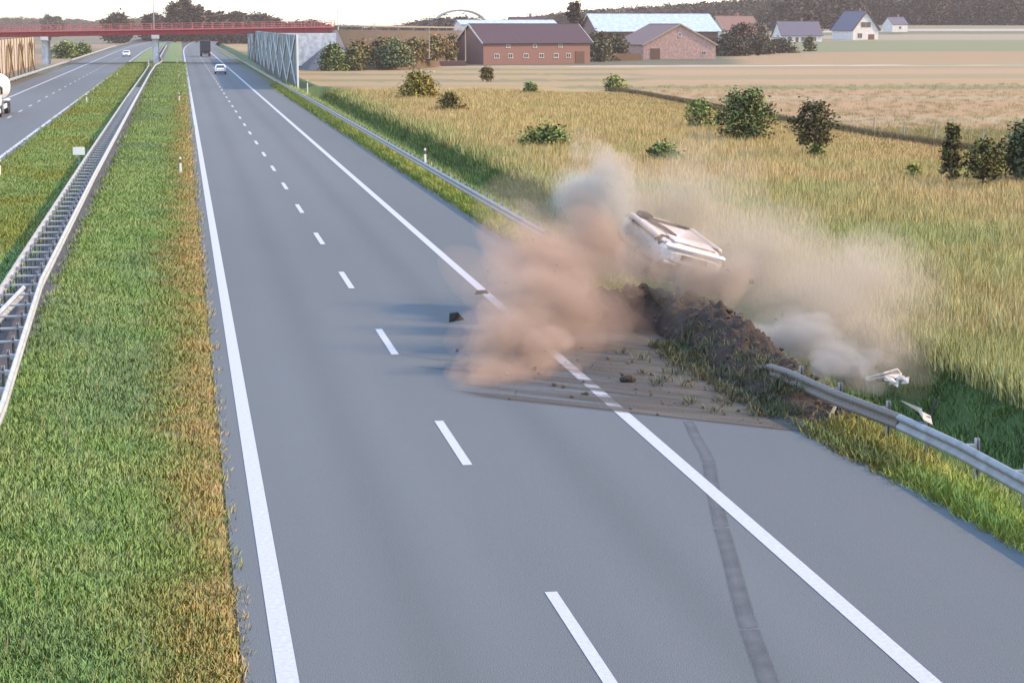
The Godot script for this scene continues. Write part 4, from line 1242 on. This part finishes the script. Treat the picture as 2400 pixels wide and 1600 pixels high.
func shard(pts: Array, thick: float) -> ArrayMesh:       # a bent sheet with thickness: pts is a ring of Vector3
	var b := Buf.new()
	var mid := Vector3.ZERO
	for p in pts: mid += p
	mid /= pts.size()
	var nn: Vector3 = (pts[1] - pts[0]).cross(pts[2] - pts[0]).normalized() * thick
	var up := mid + nn * 2.0
	for k in pts.size():
		var p: Vector3 = pts[k]
		var q: Vector3 = pts[(k + 1) % pts.size()]
		b.out_tri(mid + nn + nn, p + nn, q + nn, mid - nn * 4.0)
		b.out_tri(mid - nn * 0.5, p - nn, q - nn, mid + nn * 4.0)
		b.out_quad(p - nn, q - nn, q + nn, p + nn, mid)
	return b.mesh()

func build_crash() -> void:
	# ploughed soil ridge along the verge, bending onto the shoulder
	var spine := [Vector2(12.5, -35.5), Vector2(12.35, -37.2), Vector2(12.3, -40.0), Vector2(12.4, -43.0), Vector2(12.6, -46.0), Vector2(12.5, -48.5), Vector2(11.7, -50.2), Vector2(10.5, -50.6), Vector2(9.3, -50.3), Vector2(8.2, -49.6)]
	var tall := [0.05, 0.28, 0.55, 0.78, 0.85, 0.85, 0.82, 0.74, 0.50, 0.05]
	var wide := [0.3, 0.75, 0.85, 0.9, 1.0, 1.05, 1.0, 0.9, 0.7, 0.3]
	var b := Buf.new()
	var rows := []
	var fine := FastNoiseLite.new()
	fine.seed = 77; fine.frequency = 0.9; fine.fractal_octaves = 4
	for k in 321:
		var f := k / 320.0 * (spine.size() - 1)
		var i0 := mini(int(f), spine.size() - 2)
		var t := f - i0
		var p: Vector2 = spine[i0].lerp(spine[i0 + 1], t)
		var d: Vector2 = (spine[mini(i0 + 2, spine.size() - 1)] - spine[i0]).normalized()
		var o := Vector2(d.y, -d.x)
		var hh := lerpf(tall[i0], tall[i0 + 1], t)
		var ww := lerpf(wide[i0], wide[i0 + 1], t)
		var r := []
		for s in 37:
			var u := s / 36.0 * 2.0 - 1.0
			var e := p + o * u * ww * (1.0 + 0.25 * fine.get_noise_2d(k * 0.045, u * 1.2))
			var y := hh * pow(maxf(0.0, 1.0 - u * u), 0.8) * (1.0 + 0.40 * fine.get_noise_2d(e.x, e.y) + 0.22 * fine.get_noise_2d(e.x * 3.2 + 9.0, e.y * 3.2)) + 0.10 * fine.get_noise_2d(e.x * 3.0, e.y * 3.0) * (1.0 - absf(u)) - 0.03
			r.append(Vector3(e.x, y + minf(0.0, land(maxf(e.x, 12.0), e.y) + 0.06), e.y))
		rows.append(r)
	b.grid(rows, false, true)
	tag(put("soil_ridge", b.mesh(), M.soil), "dark ridge of ploughed soil along the verge under the dust cloud", "soil", "", "stuff")
	# earth smeared over the shoulder: many long thin patches, each a lens with ragged edges
	var streak := FastNoiseLite.new()
	streak.seed = 31; streak.frequency = 1.0; streak.fractal_octaves = 4
	b = Buf.new()
	rows = []
	var nx := 120
	var nzr := 150
	var tone := []
	for r in nzr + 1:
		var row := []
		for q in nx + 1:
			var px := lerpf(4.6, 12.5, float(q) / nx)
			var off := lerpf(0.6, -14.5, float(r) / nzr)             # distance up the road from the lower edge of the spill
			var edge_z := -39.9 + (px - 6.2) * 0.82
			var pz := edge_z + off
			row.append(Vector3(px, 0.006 + 0.004 * fine.get_noise_2d(px * 4.0, pz * 4.0) + 0.004, pz))
			var across := off
			var nse := streak.get_noise_2d(px * 0.16, across * 1.5) + 0.45 * streak.get_noise_2d(px * 0.3, across * 3.0) + 0.08 * streak.get_noise_2d(px * 5.0, pz * 5.0)
			var rim := exp(-pow((off + 0.25) / 0.22, 2.0)) * 0.45          # the sharp lower lip where the spill was flung
			var much := 0.45 * ss(6.5, 11.0, px) + rim + 0.40 - 0.35 * ss(-5.0, -11.0, off) * (1.0 - ss(10.0, 12.0, px))
			much *= ss(0.40, -0.45, off + 0.25 * nse) * ss(4.9, 6.8, px + 0.7 * nse)
			var al := ss(0.10, 0.75, nse * 0.5 + much) * (1.0 - ss(-3.5, -6.5, off) * (1.0 - ss(8.0, 9.5, px))) * clampf(0.35 + much * 0.65, 0.0, 0.95)
			var cc := Color(0.090, 0.074, 0.062).lerp(Color(0.165, 0.145, 0.122), clampf(0.5 + streak.get_noise_2d(px * 0.3 + 50.0, across * 3.0), 0.0, 1.0))
			cc = cc.lerp(Color(0.12, 0.14, 0.075), clampf(1.4 * streak.get_noise_2d(px * 0.4 - 30.0, across * 1.2) * ss(8.5, 11.0, px), 0.0, 0.8))
			tone.append(Color(cc.r, cc.g, cc.b, al))
		rows.append(row)
	b.grid(rows, false, true)
	for q in tone.size(): b.c[q] = tone[q]
	var em: StandardMaterial3D = M.soil_grey.duplicate()
	em.transparency = BaseMaterial3D.TRANSPARENCY_ALPHA
	tag(put("earth_spill", b.mesh(), em), "brown earth smeared in streaks across the shoulder and lane", "earth", "", "stuff")
	# clods and turf thrown over the asphalt
	var clods := []
	for q in 700:
		var t := pow(rng.randf(), 2.2)
		var x := lerpf(12.2, 6.0, t) + rf(-0.3, 0.3)
		var z := -39.9 + (x - 6.2) * 0.82 - rng.randf() * lerpf(10.0, 7.0, t)
		var s := 0.008 + 0.045 * pow(rng.randf(), 8.0)
		clods.append([Transform3D(Basis.from_euler(Vector3(rf(0, 6), rf(0, 6), rf(0, 6))).scaled(Vector3.ONE * s), Vector3(x, 0.012 + s * 0.45, z)), Color(0.075, 0.052, 0.038).lerp(Color(0.12, 0.10, 0.06), rng.randf())])
	var cm := mat(Color(1, 1, 1), 1.0, null, 1.0, 0.0, true)
	scatter("soil_clods", "small clods of earth scattered over the shoulder", lump(Vector3(1.0, 0.7, 0.9), 5), cm, clods)
	var turf := []
	var tf := blades(30, 0.10, 0.30, 0.22, 0.014, 1.3, 0.4, 41)
	for q in 260:
		var x := rf(10.9, 12.1)
		var z := -37.0 - 9.0 * rng.randf()
		if rng.randf() < 0.12: x = rf(9.8, 11.4)
		turf.append([spot(Vector3(x, 0.02 + 0.62 * ss(11.35, 12.3, x), z), rf(0.6, 1.1), rf(0.5, 1.0)), Color(0.10, 0.125, 0.05).lerp(Color(0.16, 0.14, 0.08), rng.randf()) * rf(0.7, 1.1)])
	scatter("torn_turf", "torn turf and grass thrown on the shoulder", tf, M.blade, turf)
	var rc := []      # crumbled lumps lying on the ridge
	for q in 420:
		var f := rng.randf() * (spine.size() - 1.01)
		var i0 := int(f)
		var p: Vector2 = spine[i0].lerp(spine[i0 + 1], f - i0)
		var d: Vector2 = (spine[mini(i0 + 2, spine.size() - 1)] - spine[i0]).normalized()
		var u := rf(-1.0, 1.0)
		var e := p + Vector2(d.y, -d.x) * u * lerpf(wide[i0], wide[i0 + 1], f - i0)
		var sc := 0.02 + 0.06 * pow(rng.randf(), 3.0)
		rc.append([Transform3D(Basis.from_euler(Vector3(rf(0, 6), rf(0, 6), rf(0, 6))).scaled(Vector3(1.0, 0.8, 1.1) * sc), Vector3(e.x, lerpf(tall[i0], tall[i0 + 1], f - i0) * pow(1.0 - u * u, 0.8) + 0.02, e.y)), Color(0.070, 0.046, 0.032).lerp(Color(0.10, 0.072, 0.05), pow(rng.randf(), 2.0))])
	scatter("soil_lumps", "crumbled lumps of soil lying on the ploughed ridge", lump(Vector3(1.0, 0.8, 0.9), 6, 0.4), cm, rc)
	# loose debris
	tag(put("debris_piece", shard([Vector3(-0.16, 0.0, 0), Vector3(0.22, 0.06, 0.05), Vector3(0.05, 0.26, 0.1), Vector3(-0.15, 0.22, 0.02)], 0.02), M.black, null, Vector3(6.55, 0.32, -48.6)), "black torn plastic piece in the air over the middle of the lanes", "debris")
	tag(put("debris_piece", shard([Vector3(-0.2, 0.0, 0), Vector3(0.2, 0.03, 0.05), Vector3(0.12, 0.12, 0.1), Vector3(-0.15, 0.10, 0.02)], 0.02), M.black, null, Vector3(8.22, 0.08, -55.4)), "small black piece lying on the white right edge line", "debris")
	tag(put("debris_piece", lump(Vector3(0.16, 0.08, 0.11), 61), M.soil, null, Vector3(9.3, 0.07, -41.4)), "dark flat clod on the shoulder in the earth streaks", "debris")
	tag(put("debris_piece", lump(Vector3(0.10, 0.09, 0.10), 62), M.black, null, Vector3(11.62, 0.12, -40.4)), "small black lump at the verge edge in front of the bent rail", "debris")
	var air := [[11.35, 1.05, -49.0, 0.09, "brown clod in the air below the left end of the thrown car"], [12.35, 0.92, -49.2, 0.09, "brown clod in the air below the middle of the thrown car"], [14.35, 1.05, -49.5, 0.08, "small brown clod in the air right of the thrown car"], [7.5, 0.12, -42.7, 0.06, "small brown clod at the foot of the left dust plume"], [9.5, 1.6, -50.5, 0.13, "dark clod in the dust left of the thrown car"]]
	for a in air: tag(put("flying_clod", lump(Vector3(1.0, 0.75, 0.9) * a[3], int(a[3] * 1000) + int(a[0])), M.soil, null, Vector3(a[0], a[1], a[2])), a[4], "clod", "clods in the air")
	var t := thing("fallen_post", "pale broken stake over a dark hole in the grass before the bent rail", "stake", Vector3(12.25, -0.05, -36.5))
	b = Buf.new()
	b.bar(Vector3(-0.22, 0.03, 0.25), Vector3(0.12, 0.40, -0.1), 0.06, 0.05, 0.01)
	put("stake", b.mesh(), M.pale_wood, t)
	put("dark_flap", shard([Vector3(0.10, 0.36, -0.1), Vector3(0.45, 0.06, 0.1), Vector3(0.05, 0.08, 0.15)], 0.012), M.black, t)
	t = thing("bent_post", "thin dark bent post standing in the grass behind the right guardrail", "post", Vector3(14.9, -1.2, -38.3))
	b = Buf.new()
	b.tube([Vector3(0, -0.1, 0), Vector3(0.0, 0.6, 0), Vector3(0.03, 0.95, 0), Vector3(0.12, 1.18, 0), Vector3(0.24, 1.24, 0)], [0.035, 0.035, 0.03, 0.028, 0.02], 8)
	put("post", b.mesh(), M.black, t)
	# crumpled white body parts beyond the rail
	t = thing("torn_bumper", "crumpled white car bumper flung beyond the bent guardrail", "car part", Vector3(16.25, -0.75, -44.6))
	put("bumper_skin", shard([Vector3(-0.50, 0.10, 0.0), Vector3(-0.10, 0.22, 0.10), Vector3(0.28, 0.30, 0.02), Vector3(0.42, 0.16, -0.05), Vector3(0.20, 0.10, 0.08), Vector3(-0.12, 0.12, 0.02), Vector3(-0.46, 0.04, 0.0)], 0.018), M.car_dusty, t)
	for k in 5: put("bumper_shard", shard([Vector3(rf(-0.12, -0.05), rf(-0.06, 0.02), 0.05), Vector3(rf(0.02, 0.10), rf(-0.08, 0.0), 0.12), Vector3(rf(0.03, 0.12), rf(0.06, 0.13), rf(0.0, 0.1)), Vector3(rf(-0.08, 0.0), rf(0.05, 0.12), 0.02)], 0.012), M.car_dusty, t, Vector3(-0.05 + 0.11 * k, 0.08 - 0.06 * (k % 3), 0.18))
	put("bumper_core", box_mesh(Vector3(0.5, 0.07, 0.07), 0.02), M.car_under, t, Vector3(0.05, 0.02, -0.08))
	tag(put("headlamp_shell", lump(Vector3(0.06, 0.16, 0.06), 71, 0.15), M.car_white, null, Vector3(13.5, 1.28, -49.9)), "small white lamp shell falling under the nose of the thrown car", "car part")
	# the car, thrown on its back
	var u := Vector3(0.704, -0.314, 0.637)
	var w := Vector3(0.653, -0.065, -0.754)
	var n := Vector3(0.2784, 0.9472, 0.1592)
	var c := car("pale dusty car thrown on its back in mid air in the dust cloud", Vector3.ZERO, 0.0, M.car_dusty, M.car_floor)
	var nose := (u * 0.70 - w * 0.71).normalized()
	var y := -(n - nose * 0.06).normalized()
	nose = (nose - y * nose.dot(y)).normalized()
	for o in c.get_children():
		if str(o.name).begins_with("wheel"):
			o.material_override = M.tyre_dusty
			o.position.y += 0.15
			o.position.x *= 0.9
	c.transform = Transform3D(Basis(y.cross(nose) * 1.08, y, nose), Vector3(12.822, 2.052, -51.386) + u * -0.23 + w * 0.35 + n * 0.16)

func build_dust() -> void:
	var t := thing("dust_cloud", "brown and cream cloud of dust thrown up by the crash", "dust cloud")
	t.set_meta("kind", "stuff")
	var cols := {"rose": Color(0.96, 0.66, 0.49), "cream": Color(0.999, 0.93, 0.83), "tan": Color(0.97, 0.80, 0.61), "brown": Color(0.84, 0.56, 0.42), "dark": Color(0.22, 0.16, 0.14), "orange": Color(0.98, 0.74, 0.55), "grey": Color(0.95, 0.92, 0.88)}
	# centre, spread, colour, number of puffs, radius, how much light the whole plume stops (optical depth)
	var plumes := [
		[Vector3(7.4, 0.45, -43.4), Vector3(0.55, 0.36, 0.45), "rose", 44, 0.66, 2.7],
		[Vector3(6.9, 0.10, -42.0), Vector3(0.7, 0.07, 0.4), "rose", 16, 0.55, 0.8],
		[Vector3(8.2, 1.1, -46.0), Vector3(0.45, 0.55, 0.5), "rose", 38, 0.70, 2.6],
		[Vector3(8.9, 1.8, -48.8), Vector3(0.45, 0.5, 0.5), "brown", 30, 0.75, 2.3],  # browner albedo paints the shaded part of the cloud
		[Vector3(10.0, 1.75, -50.4), Vector3(0.7, 0.4, 0.4), "rose", 30, 0.80, 2.6],
		[Vector3(10.8, 3.0, -52.2), Vector3(0.45, 0.42, 0.4), "cream", 38, 0.66, 3.2],
		[Vector3(11.4, 3.65, -53.0), Vector3(0.35, 0.28, 0.3), "tan", 18, 0.55, 1.2],
		[Vector3(13.4, 2.5, -54.6), Vector3(1.3, 0.45, 0.6), "tan", 24, 1.05, 1.2],
		[Vector3(12.2, 1.55, -50.8), Vector3(1.0, 0.22, 0.4), "orange", 34, 0.60, 2.4],
		[Vector3(15.0, 1.2, -51.8), Vector3(1.2, 0.6, 0.7), "tan", 26, 1.15, 1.3],
		[Vector3(17.0, 0.7, -50.5), Vector3(1.2, 0.6, 0.7), "tan", 18, 1.15, 0.7],
		[Vector3(14.4, 0.05, -46.4), Vector3(0.65, 0.22, 0.5), "cream", 34, 0.52, 3.4],
		[Vector3(15.3, -0.35, -45.0), Vector3(0.5, 0.16, 0.4), "cream", 22, 0.44, 2.4],
		[Vector3(16.4, -0.2, -45.6), Vector3(0.6, 0.35, 0.5), "tan", 12, 0.75, 0.45],
		[Vector3(10.4, 0.20, -48.4), Vector3(0.7, 0.07, 0.3), "dark", 18, 0.40, 1.1],  # low dark puffs paint the shade lying over the soil
		[Vector3(13.0, 1.22, -48.9), Vector3(0.75, 0.16, 0.22), "orange", 44, 0.50, 4.2],
		[Vector3(11.4, 1.55, -49.0), Vector3(0.55, 0.24, 0.3), "orange", 26, 0.45, 1.0],
	]
	# a thin wide veil that ties the plumes together
	for v in [[Vector3(8.6, 1.0, -46.2), "rose"], [Vector3(10.2, 2.0, -51.6), "orange"], [Vector3(12.6, 1.9, -53.6), "orange"], [Vector3(15.0, 1.5, -51.5), "tan"], [Vector3(17.4, 0.8, -50.0), "tan"], [Vector3(15.4, 0.4, -47.0), "tan"]]:
		plumes.append([v[0], Vector3(0.9, 0.35, 0.6), v[1], 9, 1.15 if v[0].x < 9.0 else 1.6, 0.6 if v[0].x < 11.0 else 0.32])
	var from := Vector3(11.6, 0.0, -47.0)
	var grit := []
	for p in plumes:
		var fms := []
		for k in 3:
			var fm := FogMaterial.new()
			fm.albedo = cols[p[2]].linear_to_srgb()
			fm.density = 2.1 * p[5] / p[3] / p[4] * [0.62, 1.05, 2.0][k]
			fms.append(fm)
		for k in p[3]:
			var o: Vector3 = Vector3(rng.randfn(0.0, 0.75), rng.randfn(0.0, 0.75), rng.randfn(0.0, 0.75)) * p[1]
			var tier := 0 if k % 4 == 0 else 2 if k % 4 == 3 else 1
			var r: float = p[4] * [rf(1.05, 1.5), rf(0.55, 1.0), rf(0.22, 0.45)][tier]
			if tier == 2: o *= 1.5
			var f := FogVolume.new()
			f.shape = RenderingServer.FOG_VOLUME_SHAPE_ELLIPSOID
			f.size = Vector3(2.0 * r * rf(0.5, 0.9), 2.0 * r * rf(0.5, 0.9), 2.0 * r * rf(1.1, 1.9))
			f.material = fms[tier]
			f.name = "dust_puff"
			t.add_child(f, true)
			var at: Vector3 = p[0] + o
			var d := (at - from).normalized() + Vector3(rng.randfn(0.0, 0.35), rng.randfn(0.0, 0.35), rng.randfn(0.0, 0.35))
			f.transform = Transform3D(Basis.looking_at(d, Vector3(0.1, 1.0, 0.05)), at)
			for q in 3:
				var gp: Vector3 = at + Vector3(rng.randfn(0.0, 0.6), rng.randfn(0.0, 0.6), rng.randfn(0.0, 0.6)) * p[4]
				if gp.y < 0.05: continue
				var sc := 0.005 + 0.022 * pow(rng.randf(), 4.0)
				grit.append([Transform3D(Basis.from_euler(Vector3(rf(0, 6), rf(0, 6), rf(0, 6))).scaled(Vector3(1.0, 0.7, 1.5) * sc), gp), Color(0.20, 0.13, 0.09).lerp(Color(0.45, 0.34, 0.25), rng.randf())])
	scatter("flying_grit", "fine grit and crumbs of earth flying in the dust cloud", lump(Vector3(1.0, 0.8, 0.9), 7, 0.4), mat(Color(1, 1, 1), 1.0, null, 1.0, 0.0, true), grit)

func _ready() -> void:
	rng.seed = 4242
	nz.seed = 9; nz.frequency = 0.045; nz.fractal_octaves = 4
	nz2.seed = 23; nz2.frequency = 0.03; nz2.fractal_octaves = 3
	# camera
	var cam := Camera3D.new()
	cam.name = "camera"
	cam.fov = 19.296
	cam.near = 0.5
	cam.far = 9000.0
	add_child(cam)
	cam.position = Vector3(0, 7.56, 0)
	cam.rotation = Vector3(deg_to_rad(-8.96), deg_to_rad(-9.31), 0)
	# sky, air and exposure
	var env := Environment.new()
	env.background_mode = Environment.BG_SKY
	var sm := ProceduralSkyMaterial.new()
	sm.sky_top_color = Color(0.27, 0.47, 0.86).linear_to_srgb()
	sm.sky_horizon_color = Color(1.0, 0.93, 0.70).linear_to_srgb()
	sm.sky_curve = 0.22
	sm.ground_bottom_color = Color(0.14, 0.12, 0.07).linear_to_srgb()
	sm.ground_horizon_color = Color(0.30, 0.26, 0.18).linear_to_srgb()
	sm.sky_energy_multiplier = 1.0
	env.sky = Sky.new()
	env.sky.sky_material = sm
	env.tonemap_mode = Environment.TONE_MAPPER_LINEAR
	env.tonemap_exposure = 2.55
	env.fog_enabled = true
	env.fog_density = 0.00014
	env.fog_light_color = Color(0.95, 0.88, 0.84)
	env.volumetric_fog_enabled = true
	env.volumetric_fog_density = 0.0
	env.sdfgi_enabled = true
	env.ssao_enabled = true
	env.ssil_enabled = true
	var we := WorldEnvironment.new()
	we.name = "sky"
	we.environment = env
	add_child(we)
	# low sun from the right
	var sun := DirectionalLight3D.new()
	sun.name = "sun"
	sun.light_energy = 0.72
	sun.light_color = Color(1.0, 0.84, 0.62)
	sun.light_angular_distance = 1.0
	sun.shadow_enabled = true
	sun.sky_mode = DirectionalLight3D.SKY_MODE_LIGHT_ONLY
	add_child(sun)
	var towards := Vector3(0.987, tan(deg_to_rad(36.0)), 0.16).normalized()
	sun.look_at_from_position(towards * 50.0, Vector3.ZERO)
	make_materials()
	build_ground()
	build_roads()
	build_barriers()
	build_walls()
	build_bridge()
	build_far_structures()
	build_farm()
	build_vehicles()
	build_trees()
	build_grass()
	build_crash()
	build_dust()
